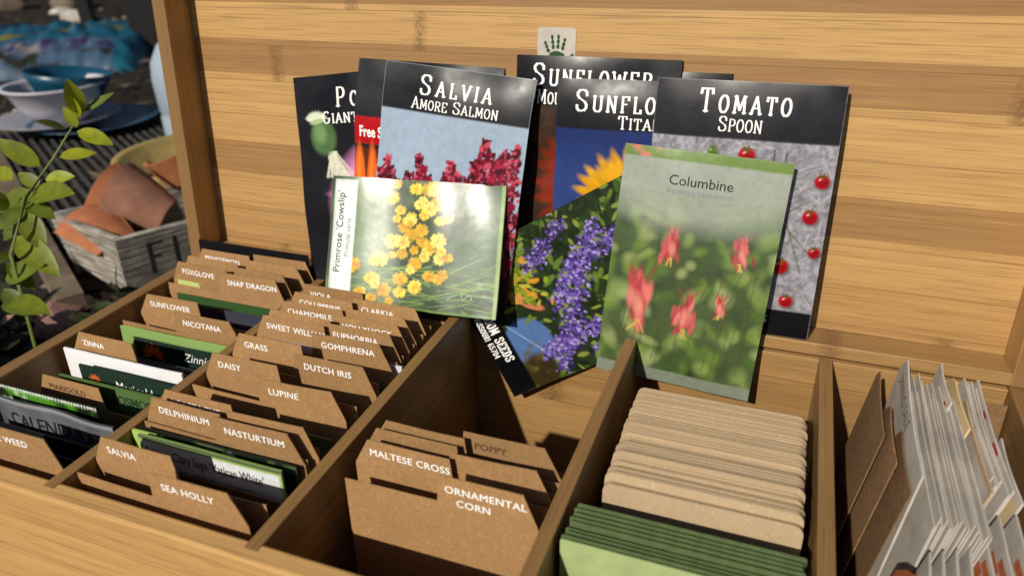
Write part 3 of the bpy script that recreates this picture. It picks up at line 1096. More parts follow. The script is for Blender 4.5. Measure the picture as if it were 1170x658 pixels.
IC = index_card
# second column, front to back
IC(2, 'R', 16.9, 'SEA HOLLY', 'kraft card with right tab reading SEA HOLLY, frontmost of its column', size=.515)
IC(2, 'L', 18.0, 'SALVIA', 'kraft card with left tab reading SALVIA', size=.515)
IC(2, 'R', 20.88, 'NASTURTIUM', 'kraft card with right tab reading NASTURTIUM', size=.515)
IC(2, 'L', 21.08, 'DELPHINIUM', 'kraft card with left tab reading DELPHINIUM', size=.515)
IC(2, 'R', 21.42, None, 'kraft card whose blank right tab peeks over NASTURTIUM', dx=.3)
IC(2, 'L', 21.86, 'AGASTACHE', 'kraft card with left tab reading AGASTACHE behind DELPHINIUM', size=.515)
IC(2, 'R', 24.25, 'LUPINE', 'kraft card with right tab reading LUPINE', size=.515)
IC(2, 'L', 25.3, 'DAISY', 'kraft card with left tab reading DAISY', size=.515)
IC(2, 'R', 26.6, 'DUTCH IRIS', 'kraft card with right tab reading DUTCH IRIS', dx=.35, size=.515)
IC(2, 'L', 27.45, 'GRASS', 'kraft card with left tab reading GRASS', size=.515)
IC(2, 'R', 28.93, 'GOMPHRENA', 'kraft card with right tab reading GOMPHRENA', size=.515)
IC(2, 'L', 29.6, 'SWEET WILLIAM', 'kraft card with left tab reading SWEET WILLIAM', size=.515, lw=4.3, tx=.85)
IC(2, 'R', 29.97, 'EUPHORBIA', 'kraft card with half hidden right tab right behind GOMPHRENA', size=.515)
IC(2, 'L', 30.3, None, 'kraft card with blank left tab between SWEET WILLIAM and CHAMOMILE')
IC(2, 'R', 31.0, 'HOLLYHOCK', 'kraft card with right tab reading HOLLYHOCK', size=.515)
IC(2, 'L', 31.52, 'CHAMOMILE', 'kraft card with left tab reading CHAMOMILE', size=.515)
IC(2, 'R', 31.92, None, 'kraft card with blank right tab behind HOLLYHOCK')
IC(2, 'L', 32.72, 'COLUMBINE', 'kraft card with left tab reading COLUMBINE', size=.515)
IC(2, 'R', 33.05, 'CLARKIA', 'kraft card with right tab below the primrose packet, last on the right', size=.515)
IC(2, 'L', 33.8, 'VIOLA', 'kraft card with left tab behind COLUMBINE, last on the left', size=.515)
IC(2, None, 35.0, None, 'low plain kraft card at the back of the second column', ztop=12.6, dx=.4)
# first column
IC(1, 'R', 16.92, 'PE WEED', 'kraft card with right tab reading PE WEED in the left front corner', size=.515, tx=5.35)
IC(1, 'L', 22.5, 'MARIGOLD', 'kraft card with dark printed left tab reading MARIGOLD', ztop=12.75, tmat='ink_dark_brown', dx=.65, size=.515)
IC(1, 'L', 25.5, 'ZINNA', 'kraft card with left tab reading ZINNA', ztop=13.8, dx=.3, size=.50)
IC(1, 'R', 29.2, 'NICOTANA', 'kraft card with right tab reading NICOTANA', ztop=13.8, dx=.15, size=.515)
IC(1, 'L', 30.85, 'SUNFLOWER', 'kraft card with left tab reading SUNFLOWER', ztop=13.55, dx=.05, size=.515)
IC(1, 'R', 33.62, 'SNAP DRAGON', 'kraft card with right tab reading SNAP DRAGON', size=.515, lw=3.7)
IC(1, 'L', 34.05, 'FOXGLOVE', 'kraft card with left tab reading FOXGLOVE', size=.515)
IC(1, 'R', 34.45, None, 'kraft card with blank right tab right behind SNAP DRAGON', dx=.1)
IC(1, 'L', 35.0, None, 'kraft card with blank left tab right behind FOXGLOVE')
IC(1, 'R', 35.75, None, 'kraft card with blank right tab, second last on the right of the left column', dx=.35)
IC(1, 'L', 36.3, 'PENSTEMON', 'kraft card with faintly lettered left tab before the black packet', size=.5)
IC(1, 'R', 36.58, None, 'rearmost kraft card with right tab against the black packet', dx=.3)
# third column
IC(3, 'R', 20.6, 'ORNAMENTAL', 'tall kraft card with right tab reading ORNAMENTAL, front of the middle compartment', size=.515, w_=8.9, tx=4.85, dx=.35, lw=3.6, text2='CORN')
IC(3, 'L', 22.0, 'MALTESE CROSS', 'kraft card with left tab reading MALTESE CROSS', ztop=14.1, size=.515, lw=4.3, tx=.85, w_=9.2, dx=.15)
IC(3, 'R', 22.5, None, 'kraft card with blank right tab behind ORNAMENTAL', ztop=14.1, w_=9.2, dx=.2)
IC(3, 'L', 22.85, None, 'kraft card with blank left tab behind MALTESE CROSS', ztop=14.1, w_=9.2, dx=.1)
IC(3, 'L', 23.45, 'YARROW', 'kraft card with dark lettered left tab, last on the left of the middle compartment', ztop=14.2, w_=9.2, dx=.25, tmat='ink_dark_brown', size=.5)
IC(3, 'R', 23.9, 'POPPY', 'kraft card with dark lettered right tab, rearmost of the middle compartment', ztop=14.2, w_=9.2, dx=.2, tmat='ink_dark_brown', size=.5)

# ------------------------------------------------------------------ packets filed between the cards
FILED = 'seed packets filed between the index cards'


def filed(label, xL, xR, y, ztop, col, mat, texts=(), pr=None, seed=0, bulge=.05, film=None, h=10.5, cat='seed packet', crumple=.012, group=FILED, rotz=0.0):
    w_ = xR - xL
    pr = pr or Print(w_, h, col, .4)
    k = lean(y)
    yb = y - k * h
    ey = Vector((0, k, 1))
    ex = Vector((math.cos(rotz), math.sin(rotz), 0))
    return packet(label, pr, list(texts), Vector(((xL + xR) / 2, yb, ztop - h)), ex, ey, mat, film or mat_film(col), bulge, 0.0, seed, group, crumple, cat, thick=.10)


_films = {}


def mat_film(c):
    k = tuple(round(x, 3) for x in c)
    if k not in _films:
        _films[k] = plain('paper_%d' % len(_films), tuple(c), .55, .3, .08, 120)
    return _films[k]


PM, PG = M['print_matte'], M['print_gloss']
# --- second column
pv = Print(8.1, 10.5, srgb(170, 176, 170), .08)
pv.rect(0, 9.4, 8.1, 10.5, srgb(52, 66, 42))
pv.rect(0, 0, 8.1, 10.34, srgb(150, 180, 96))
pv.rect(.16, 0, 7.94, 10.2, srgb(216, 220, 222))
filed('pale packet reading Salvia Clary Sage Vatican White behind the SALVIA card', -26.85, -18.72, 19.62, 13.35, srgb(120, 150, 70), PM,
      [sans("Salvia – Clary Sage 'Vatican White'", .3, 9.42, .74, M['ink_black'], bold=.0, sx=.66), sans('Salvia sclarea var. turkestanica', 1.9, 8.72, .46, M['ink_grey'], bold=.0, sx=.8)], pv, 31)
pb = Print(9.0, 10.5, srgb(26, 34, 24), .12)
pb.blot(srgb(74, 92, 62), 10, .5, .6, 5)
for q in ((3.2, 10.0, .3), (4.6, 9.8, .26), (5.2, 10.1, .4), (1.2, 10.2, .2), (6.4, 9.9, .3)):
    pb.ell(q[0], q[1], q[2], q[2] * .55, .3, srgb(226, 228, 222), .5)
filed('dark leafy photo packet sticking up behind the Clary Sage packet', -27.5, -18.55, 20.35, 13.05, srgb(24, 30, 24), M['print'], (), pb, 32)
filed('small light green packet corner at the left of the Clary Sage packet', -27.75, -26.3, 20.05, 13.05, srgb(164, 196, 98), PM, (), None, 33)
filed('green packet standing in front of the LUPINE card', -26.9, -18.6, 23.2, 12.35, srgb(74, 98, 44), PM, (), None, 34)
filed('grey white envelope tucked between GRASS and SWEET WILLIAM', -26.7, -21.5, 29.1, 13.15, srgb(196, 196, 204), PM, (), None, 35, cat='envelope')
filed('green packet low in front of the GOMPHRENA card', -25.5, -18.2, 28.3, 12.0, srgb(66, 92, 40), PM, (), None, 36)
filed('narrow white packet edge at the right end of GOMPHRENA', -20.5, -18.0, 29.3, 12.9, srgb(206, 206, 210), PM, (), None, 37)
filed('dark packet standing low behind the SEA HOLLY card', -26.6, -19.2, 18.7, 11.3, srgb(40, 32, 26), PM, (), None, 38)
filed('brown paper packet low behind the SALVIA card', -25.6, -18.6, 19.2, 11.9, srgb(104, 74, 48), PM, (), None, 39)
# --- first column
pc = Print(8.3, 10.5, srgb(96, 100, 104), .1)
pc.tex(.25, 6, 71)
pc.rect(0, 10.3, 8.3, 10.5, srgb(150, 152, 156))
filed('grey film packet with dark lettering CALENDULA near the left front', -37.2, -28.9, 20.0, 12.95, srgb(70, 72, 76), PG,
      [sans('CALENDULA', .9, 8.95, 1.15, M['ink_black'], sx=.92), sans('RESINA', 3.4, 8.1, .8, M['ink_black'], sx=.9)], pc, 41, crumple=.05)
pz = Print(7.2, 10.5, srgb(24, 38, 20), .1)
pz.blot(srgb(76, 142, 36), 4, .48, .62, 74)
pz.blot(srgb(206, 214, 200), 5, .64, .72, 79, 7)
for k in range(40):
    pz.ell(.09 + k * .18, 10.42, .06, .12, 0, srgb(226, 226, 222), .5)
filed('clear pouch with green photo and white zigzag top edge behind CALENDULA', -38.1, -30.9, 20.85, 13.0, srgb(24, 30, 22), PG, (), pz, 42)
filed('light green packet corner beside the MARIGOLD card', -36.95, -33.2, 22.85, 12.25, srgb(134, 164, 90), PM, (), None, 43)
filed('green packet with dark lettering COSMOS behind the MARIGOLD card', -36.55, -29.0, 23.25, 12.35, srgb(80, 108, 56), PM,
      [sans('COSMOS', 3.7, 9.5, .78, M['dark_green'], sx=.9)], None, 44)
pm = Print(6.9, 10.5, srgb(26, 48, 36), .1)
for k in range(9):
    pm.ell(1.0 + .25 * math.cos(k * .7), 9.65 + .25 * math.sin(k * .7), .16, .08, k * .7, srgb(196, 96, 40), .5)
filed('dark green packet reading Marigold and $2 in front of the white packet', -35.7, -28.75, 23.95, 12.75, srgb(26, 46, 34), PM,
      [sans('Marigold', 2.6, 9.35, .85, M['ink_white'], bold=.0, sx=.9), sans('$2', 6.0, 9.35, .7, M['ink_white'], bold=.0)], pm, 45)
filed('plain white packet in front of the ZINNA card', -37.65, -29.0, 24.75, 13.0, srgb(232, 232, 234), PM, [sans('1996', 1.2, 8.85, .6, M['ink_black'])], None, 46)
pq = Print(8.4, 10.5, srgb(132, 162, 92), .1)
pq.rect(.9, 0, 8.3, 9.95, srgb(22, 42, 34))
for k in range(7):
    a = -.3 + k * .62
    pq.ell(2.3 + .5 * math.cos(a), 8.9 + .4 * math.sin(a), .38, .14, a, srgb(206, 84, 44), .4)
pq.ell(2.3, 8.85, .18, .14, 0, srgb(120, 60, 20), .4)
filed('light green framed packet with orange flower reading Zinnia', -37.15, -28.75, 28.3, 12.6, srgb(150, 190, 100), PM,
      [sans('Zinnia', 4.7, 8.95, .8, M['ink_white'], bold=-.005, shear=.35), sans('Giant Dahlia', 4.3, 8.2, .5, M['ink_white'], bold=.0)], pq, 47)
pg = Print(7.9, 10.5, srgb(44, 48, 58), .15)
pg.rect(0, 10.25, 7.9, 10.5, srgb(120, 130, 140))
filed('dark slate packet in front of the Zinnia packet', -36.7, -28.8, 27.3, 11.2, srgb(40, 44, 52), PG, [sans('Giant Purple', 3.2, 9.5, .6, M['ink_grey'], bold=.0)], pg, 48)
filed('dark green packet in front of the SNAP DRAGON card', -37.2, -28.7, 33.15, 12.45, srgb(46, 78, 36), PM, (), None, 49)
filed('slate blue packet behind the SUNFLOWER card', -37.4, -28.8, 32.5, 12.2, srgb(58, 60, 72), PG, (), None, 50)
filed('pale green packet edge between SNAP DRAGON and FOXGLOVE', -37.6, -32.2, 33.85, 13.08, srgb(186, 196, 120), PM, (), None, 51)
filed('black packet standing at the back of the left column', -38.1, -29.0, 36.95, 14.7, srgb(20, 20, 24), M['print'], (), None, 52, h=13)
for i, yy in enumerate((17.7, 18.5, 19.2)):
    filed(['black packet right behind the PE WEED card', 'black packet second behind the PE WEED card', 'black packet third behind the PE WEED card'][i], -37.6 + .3 * i, -29.2 + .2 * i, yy, 11.3 + .35 * i, srgb(24, 24, 26), M['print'], (), None, 53 + i)

# ------------------------------------------------------------------ fourth column: green and tan envelopes
def coin_envelope(name, x0, x1, y0, th, ztop, mat, label, group, r_=.35, zb=1.0, rotz=0.0, k=None):
    pts = []
    w_ = x1 - x0
    H = ztop - zb
    out = [(-w_ / 2, 0), (w_ / 2, 0)]
    for cx, a0 in ((w_ / 2 - r_, 0), (-w_ / 2 + r_, 90)):
        for i in range(5):
            a = R(a0 + 22.5 * i)
            out.append((cx + r_ * math.cos(a), H - r_ + r_ * math.sin(a)))
    v, f = slab(out, 0, th)
    kk = lean(y0) if k is None else k
    vv = [(x, z * 1.0, y) for x, y, z in v]
    f = [tuple(reversed(q)) for q in f]
    o = mesh_obj(name, [(x, yy + kk * (zz - H), zz) for x, yy, zz in vv], f, mat)
    o.location = Vector(((x0 + x1) / 2, y0, zb)) * CM
    o.rotation_euler = (0, 0, rotz)
    return tag(o, label, 'envelope', group)


r4 = random.Random(4)
for i in range(9):
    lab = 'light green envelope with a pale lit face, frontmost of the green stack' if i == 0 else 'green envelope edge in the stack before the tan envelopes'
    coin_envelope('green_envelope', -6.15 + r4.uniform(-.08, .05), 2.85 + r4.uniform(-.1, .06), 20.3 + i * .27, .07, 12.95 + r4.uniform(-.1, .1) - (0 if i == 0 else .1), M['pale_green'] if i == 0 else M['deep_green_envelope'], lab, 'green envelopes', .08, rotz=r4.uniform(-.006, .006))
y = 24.2
for i in range(58):
    lab = 'blank tan envelope, frontmost of the tan stack' if i == 0 else 'tan envelope packed tight in the tan stack'
    dz = r4.uniform(-.09, .09) + (.16 if i in (13, 14, 15, 31, 32, 47) else 0) - (.30 if i < 3 else 0) - (.12 if 20 < i < 26 else 0)
    coin_envelope('tan_envelope', -5.45 + r4.uniform(-.05, .04), 2.75 + r4.uniform(-.06, .04), y, .095, 12.95 + dz, M['tan'], lab, 'tan envelopes', .4, rotz=r4.uniform(-.005, .005), k=.06 + r4.uniform(-.004, .004))
    y += r4.choice((.105, .11, .115, .12, .125, .13, .21))

# ------------------------------------------------------------------ fifth column: envelopes filed front to back
def side_envelope(name, x, y0, y1, zt, mat, label, group, tilt=.12, texts=(), th=.09, chamfer=0.0, zb=1.0, band=None, cat='envelope', bow=.1, slope=0.0, parts=()):
    """a flat envelope standing along the box's depth, its face towards -X; top edge zt"""
    root = empty(name, (x - tilt * (zt - zb), (y0 + y1) / 2, zb), label, cat, group, basis=(Vector((0, -1, 0)), Vector((tilt, 0, 1)).normalized(), Vector((-1, 0, tilt)).normalized()))
    L, H = y1 - y0, zt - zb
    n = 10

    def fz(u, v):
        return bow * math.sin(PI * (u / L + .5)) * (v / H)
    V, F = [], []
    us = [-L / 2 + L * i / n for i in range(n + 1)]
    def top(u):
        t_ = (u + L / 2) / L
        q = H + slope * (t_ - .5) * L
        if chamfer:
            q -= max(0, chamfer - (u + L / 2)) * 1.2
        return q
    for s in (0, 1):
        for u in us:
            for v in (0, top(u) * .6, top(u)):
                V.append((u, v, fz(u, v) - (th if s else 0)))
    m = 3
    off = (n + 1) * m
    for i in range(n):
        for j in range(2):
            a, b, c, d = i * m + j, (i + 1) * m + j, (i + 1) * m + j + 1, i * m + j + 1
            F += [(a, b, c, d), (d + off, c + off, b + off, a + off)]
        a, b = i * m + 2, (i + 1) * m + 2
        F += [(a, b, b + off, a + off)]
        a, b = i * m, (i + 1) * m
        F += [(a + off, b + off, b, a)]
    for j in range(2):
        F.append((j + 1, j + 1 + off, j + off, j))
        a = n * m + j
        F.append((a, a + off, a + 1 + off, a + 1))
    mesh_obj('paper', V, F, mat, root)
    for (tv, tf, tz, tm, pn) in texts:
        P = [(u - L / 2, v, fz(u - L / 2, v) + .012 + (tz[i] if tz is not None else 0)) for i, (u, v) in enumerate(tv)]
        mesh_obj(pn, P, tf, tm, root)
    for (u0, v0, u1, v1, tm, pn) in parts:
        P, Q = [], []
        for i in range(9):
            uu = u0 + (u1 - u0) * i / 8
            for vv in (v0, v1):
                P.append((uu - L / 2, vv, fz(uu - L / 2, vv) + .012))
        for i in range(8):
            Q.append((2 * i, 2 * i + 2, 2 * i + 3, 2 * i + 1))
        mesh_obj(pn, P, Q, tm, root)
    return root


M['red_print'] = plain('red_print', (.42, .03, .025), .5, .35)
M['orange_print'] = plain('orange_print', (.50, .13, .045), .55, .3)
M['orange_paper'] = plain('orange_paper', (.46, .14, .045), .7, .25, .1, 150)
G5 = 'envelopes filed lengthwise in the right compartment'
GB = 'brown cards in the right compartment'
side_envelope('index_card', 5.75, 29.5, 34.6, 14.5, M['kraft_dark'], 'brown kraft card with a pointed corner, leftmost in the right compartment', GB, .14, chamfer=.5, cat='index card', th=.06, slope=-.10)
side_envelope('index_card', 6.15, 28.0, 32.4, 14.2, M['kraft_dark'], 'brown kraft card second from left in the right compartment', GB, .14, chamfer=.5, cat='index card', th=.06, slope=-.06)
side_envelope('index_card', 6.62, 26.6, 31.2, 13.8, M['kraft_dark'], 'shorter brown kraft card in front of the handwritten white envelope', GB, .15, chamfer=.5, cat='index card', th=.06, slope=-.04)
side_envelope('seed_envelope', 6.95, 27.0, 35.9, 14.7, M['white_paper'], 'tall white envelope with handwriting along its curled top', G5, .10, [sans('SPRING SALE', 1.0, 12.75, .95, M['ink_black'], bold=-.014, shear=.3, sx=.8, name='handwriting')], slope=-.08, bow=.15, chamfer=.9)
r5 = random.Random(9)
xx = 7.28
for i in range(16):
    side_envelope('seed_envelope', xx, 25.0 + r5.uniform(-.12, .12), 35.2 + r5.uniform(-.35, .45), 13.9 + r5.uniform(-.25, .22), M['white_paper'], 'thin white envelope packed beside the handwritten envelopes', G5, .11 + .004 * i, bow=r5.uniform(0, .08), slope=r5.uniform(-.012, .03), th=.05, chamfer=r5.choice((0, .2, .4)), parts=[(.02, 9.5, .22, 12.4, M[r5.choice(('red_print', 'tan', 'tan'))], 'border')] if i % 4 == 1 else [])
    xx += r5.uniform(.105, .14)
side_envelope('seed_envelope', 8.75, 33.0, 36.5, 14.35, M['white_paper'], 'white envelope with a dark red border behind the cream card', G5, .17, parts=[(2.9, 11.2, 3.35, 13.0, M['red_print'], 'border')])
side_envelope('seed_envelope', 9.3, 31.4, 36.2, 14.2, M['cream'], 'cream paper envelope with a cut corner', G5, .18, chamfer=.6)
side_envelope('seed_envelope', 9.62, 27.6, 34.2, 13.95, M['tan'], 'tan and white envelope with handwriting reading Chervil', G5, .185, [sans('Chervil', 2.0, 11.4, 1.25, M['ink_black'], bold=-.014, shear=.3, sx=.85, name='handwriting')], parts=[(1.5, 6, 6.5, 12.75, M['white_paper'], 'label_panel')])
for i in range(5):
    side_envelope('seed_envelope', 9.76 + .13 * i, 28.2 + r5.uniform(-.5, .5), 36.0 + r5.uniform(-.4, .3), 13.9 + r5.uniform(-.2, .2), M['white_paper'], 'white envelope packed right of the Chervil envelope', G5, .19,
                  parts=[(.02, 10.5, .32, 12.6, M['red_print'], 'border')] if i % 2 else [], th=.08)
side_envelope('seed_envelope', 10.45, 28.0, 36.3, 13.9, M['white_paper'], 'white envelope with two red bars on its flap near the corner', G5, .195, parts=[(2.6, 12.0, 3.2, 12.85, M['red_print'], 'bar'), (5.0, 12.0, 5.9, 12.85, M['red_print'], 'bar')])
side_envelope('seed_envelope', 10.75, 27.6, 31.9, 13.7, M['white_paper'], 'white envelope with short black writing and yellowed end', G5, .2, [sans('beans', .6, 11.2, 1.0, M['ink_black'], bold=-.012, shear=.3, name='handwriting')], parts=[(2.9, 10.6, 4.2, 12.4, M['cream'], 'stain_patch')])
IC5 = empty('index_card', (11.1, 35.2, 2.0), 'small brown card across the back right corner', 'index card', None, basis=(Vector((1, 0, 0)), Vector((0, 1, -.1)).normalized(), Vector((0, .1, 1)).normalized()))
card_mesh(IC5, None, 10.5, 1.8, M['kraft_dark'], bow=.05)
# striped packets and the orange card at the front
G6 = 'white and orange packets at the front right'
side_envelope('paper_folder', 6.6, 16.7, 24.6, 12.9, M['orange_paper'], 'orange paper folder at the front of the right compartment', None, .16, cat='folder', chamfer=1.3, slope=-.03)
for i in range(4):
    side_envelope('seed_packet', 7.2 + i * .45, 16.7 + .15 * i, 24.2 + .15 * i, 13.3 + .08 * i, M['white_paper'], ['crumpled white paper packet beside the orange folder', 'crumpled white paper packet second from the orange folder', 'crumpled white paper packet third from the orange folder', 'crumpled white paper packet next to the striped packets'][i], G6, .20, bow=.3, slope=.02, cat='seed packet')
for i in range(3):
    side_envelope('seed_packet', 9.35 + i * .6, 16.8 + i * .2, 26.8 + .2 * i, 13.3 + .1 * i, M['white_paper'], ['white packet with orange stripes, left one of three', 'white packet with orange stripes, middle one of three', 'white packet with orange stripes, right one of three'][i], G6, .24,
                  parts=[(.4, 10.2, 9.0, 10.8, M['orange_print'], 'stripe'), (1.2, 11.0, 2.4, 11.7, M['orange_print'], 'stripe'), (2.0, 11.75, 9.3, 12.1, M['orange_print'], 'stripe')], bow=.12, cat='seed packet')

# ------------------------------------------------------------------ surroundings
def ground_mat():
    t = NT('dry_soil')
    tc = t.n('ShaderNodeTexCoord')
    n1 = t.noise(tc.outputs['Object'], 2.2, 6, .65)
    n2 = t.noise(tc.outputs['Object'], 38, 5, .7)
    n3 = t.noise(tc.outputs['Object'], 140, 3, .6)
    c = t.ramp(n1, [(.3, (.012, .010, .008)), (.55, (.028, .022, .017)), (.75, (.055, .043, .033))])
    c = t.mix(t.ramp(n2, [(.55, 0.0), (.72, .6)]), c, (.11, .085, .062))
    c = t.mix(t.ramp(n3, [(.3, .7), (.5, 0.0)]), c, (.010, .008, .007))
    t.l(c, t.b.inputs['Base Color'])
    t.set(Roughness=.95, Specular_IOR_Level=.15)
    t.bump(n2, .8, .02)
    return t.m


gv, gf = [], []
NG = 90
for j in range(NG + 1):
    for i in range(NG + 1):
        u, v = (i / NG - .5) * 2, (j / NG - .5) * 2
        x, yv = np.sign(u) * abs(u) ** 3 * 4000, np.sign(v) * abs(v) ** 3 * 4000
        d = math.hypot(x + 13, yv - 26)
        z = 0 if d < 60 else (math.sin(x * .05) * math.cos(yv * .043) + math.sin(x * .021 + 1.3)) * .9 * min(1, (d - 60) / 80)
        gv.append((x - 60, yv + 80, z - .02))
for j in range(NG):
    for i in range(NG):
        a = j * (NG + 1) + i
        gf.append((a, a + 1, a + NG + 2, a + NG + 1))
structure(mesh_obj('ground', gv, gf, ground_mat(), smooth=True))


def lathe(prof, n=36, a0=0.0, a1=360.0):
    full = abs(a1 - a0 - 360) < 1e-6
    V, F = [], []
    m = n if full else n + 1
    for i in range(m):
        a = R(a0 + (a1 - a0) * i / n)
        for r_, z in prof:
            V.append((r_ * math.cos(a), r_ * math.sin(a), z))
    k = len(prof)
    for i in range(n):
        i2 = (i + 1) % m
        for j in range(k - 1):
            F.append((i * k + j, i2 * k + j, i2 * k + j + 1, i * k + j + 1))
    return V, F


# weathered wooden flower crate with pot shards
def weathered():
    t = NT('weathered_wood')
    tc = t.n('ShaderNodeTexCoord')
    mp = t.n('ShaderNodeMapping')
    mp.inputs['Scale'].default_value = (12, 12, 160)
    t.l(tc.outputs['Object'], mp.inputs[0])
    n1 = t.noise(mp.outputs[0], 1.5, 4, .65)
    n2 = t.noise(tc.outputs['Object'], 40, 3, .6)
    c = t.ramp(n1, [(.34, (.13, .115, .095)), (.5, (.33, .30, .255)), (.7, (.50, .465, .41))])
    c = t.mix(t.ramp(n2, [(.4, .5), (.6, 0.0)]), c, (.16, .13, .10))
    t.l(c, t.b.inputs['Base Color'])
    t.set(Roughness=.85, Specular_IOR_Level=.2)
    t.bump(n1, .9, .004)
    return t.m


M['weathered'] = weathered()
M['terracotta'] = plain('terracotta', (.40, .145, .065), .85, .2, .14, 60, .2, 120)
M['terracotta_pale'] = plain('terracotta_pale', (.36, .175, .115), .9, .2, .18, 50, .2, 120)
M['paint_black'] = plain('black_paint', (.035, .031, .028), .7, .3)
# corners of the crate's rim on the ground plan; it narrows to the foot
CA, CB, CC = Vector((-60.3, 48.1, 0)), Vector((-73.3, 51.6, 0)), Vector((-56.8, 54.4, 0))
cex = (CC - CA).normalized()
cey = (CB - CA).normalized()
LA, LB = 19.0, (CB - CA).length
crate = empty('flower_crate', CA, 'weathered grey wooden crate lettered FLO holding broken pots', 'crate', basis=(cex, Vector((-cex.y, cex.x, 0)), Vector((0, 0, 1))))
e2 = Vector((cey.dot(cex), cey.dot(Vector((-cex.y, cex.x, 0)))))     # second edge direction in crate coordinates


def crate_wall(name, a, b, inward, h, th=.7, rows=6):
    """a plank wall from a to b (crate plan), grooved, leaning in at the foot"""
    a, b, inward = Vector(a), Vector(b), Vector(inward)
    V, F, prof = [], [], []
    for i in range(rows):
        z0, z1 = h * i / rows, h * (i + 1) / rows
        prof += [(0.16, z0), (0.0, z0 + .10), (0.0, z1 - .08), (0.16, z1 - .001)]
    prof += [(th, h - .001), (th, 0)]
    def pt(p, q, z):
        sh = inward * (q + (1 - z / h) * .9)
        return (p.x + sh.x, p.y + sh.y, z)
    for p in (a, b):
        for q, z in prof:
            V.append(pt(p, q, z))
    k = len(prof)
    for j in range(k):
        j2 = (j + 1) % k
        F.append((j, k + j, k + j2, j2))
    F.append(tuple(range(k - 1, -1, -1)))
    F.append(tuple(range(k, 2 * k)))
    return mesh_obj(name, V, F, M['weathered'], crate)


HC = 7.0
a_, b_ = Vector((0, 0)), Vector((LA, 0))
c_, d_ = Vector((LA + e2.x * LB, e2.y * LB)), Vector((e2.x * LB, e2.y * LB))
n1_ = Vector((0, 1))
n2_ = Vector((e2.y, -e2.x))
crate_wall('lettered_wall', a_, b_, n1_, HC, rows=3)
crate_wall('end_wall', a_ + n1_ * .72, d_, n2_, HC - .05, rows=11)
crate_wall('long_wall', d_ + n2_ * .72, c_, -n1_, HC, rows=5)
crate_wall('end_wall', b_ + n1_ * .72, c_ - n1_ * .72, -n2_, HC - .05, rows=5)
mesh_obj('crate_floor', *slab([(1.7, 1.2), (LA - .6, 1.2), (c_.x - .6, c_.y - 1.2), (d_.x + 1.7, d_.y - 1.2)], .3, .7), M['weathered'], crate)
GLY['F'] = (.50, [[(.1, 0), (.1, 1)], [(.1, .97), (.46, .97)], [(.1, .53), (.36, .53)]], [])
GLY['L'] = (.50, [[(.12, 1), (.12, .03), (.48, .03)]], [])
lv, lf, lz, _ = stroke_text('FLOWERS', 3.3, 0, .13, .25, False, 1.0)
sv = place_text(lv, 2.6, 2.4)
mesh_obj('painted_lettering', [(x, -.015 - lz[i] + (1 - z / HC) * .9, z) for i, (x, z) in enumerate(sv)], lf, M['paint_black'], crate)


def shard(label, loc, axis, face, prof, span, mat, n=16, seed=0, th=.5):
    n = 44
    """a piece of a broken pot: axis points to the rim, face points out of the middle of the curved side"""
    V, F = lathe(prof + [(r_ - th, z) for r_, z in reversed(prof)] + [prof[0]], n, -span / 2, span / 2)
    k = len(prof) * 2 + 1
    rr = random.Random(seed)
    for end in (0, 1, n - 1, n):
        for j in range(k):
            x, y_, z = V[end * k + j]
            V[end * k + j] = (x, y_ * (1 + rr.uniform(-.05, .05)), z + rr.uniform(-.2, .2))
    F.append(tuple(range(k - 1))[::-1])
    F.append(tuple(n * k + j for j in range(k - 1)))
    o = mesh_obj('pot_shard', V, F, mat, smooth=False)
    az = Vector(axis).normalized()
    axx = Vector(face)
    axx = (axx - az * axx.dot(az)).normalized()
    m = Matrix((axx, az.cross(axx), az)).transposed().to_4x4()
    zc = prof[-1][1] * .5
    rc = max(p_[0] for p_ in prof)
    o.matrix_world = Matrix.Translation((Vector(loc) - axx * rc - az * zc) * CM) @ m
    return tag(o, label, 'pot shard', 'broken terracotta pots in the crate')


potp = [(3.0, 0), (4.0, 2.4), (4.7, 5.2), (5.15, 5.25), (5.5, 8.2)]
half = [(3.6, 0), (4.4, 3.2), (5.0, 6.2)]
shard('large pinkish pot shard with an orange rim lying on top of the crate', (-64.6, 55.3, 8.2), (-.93, -.30, .55), (.15, -.75, .7), [(2.4, 0), (3.2, 2.8), (4.0, 6.0)], 150, M['terracotta_pale'], 18, 1)
shard('orange rim piece leaning on the left end of the large pinkish shard', (-68.6, 55.2, 8.4), (-.93, -.30, .45), (.05, -.75, .75), [(4.25, 0), (4.6, 3.0)], 120, M['terracotta'], 14, 6)
shard('orange pot shard lying along the near edge of the crate', (-66.8, 51.6, 7.2), (-.95, .25, .12), (.1, -.25, 1), half, 75, M['terracotta'], 12, 2)
shard('brown pot shard behind the large pinkish shard', (-66.0, 61.0, 8.6), (-.3, -.2, .9), (-.1, -1, .2), [(3.8, 0), (4.6, 3.4)], 110, M['terracotta'], 14, 3)
shard('pale pot shard at the back of the crate beside the lid', (-60.2, 60.5, 8.6), (.4, -.2, .8), (-.2, -1, .3), [(3.8, 0), (4.8, 4.6)], 120, M['terracotta_pale'], 14, 4)

# shallow yellow clay saucer behind the crate
M['clay_yellow'] = plain('yellow_clay', (.34, .25, .085), .8, .25, .15, 40)
V, F = lathe([(0, .4), (9, .4), (11, 3.6), (12, 3.8), (12.2, 3.2), (10, 0), (0, 0)], 48)
o = mesh_obj('plant_saucer', V, F, M['clay_yellow'], smooth=True)
o.location = (-.775, .80, .016)
o.scale = (1, 1, 1.0)
tag(o, 'yellow clay plant saucer behind the crate of shards', 'saucer')

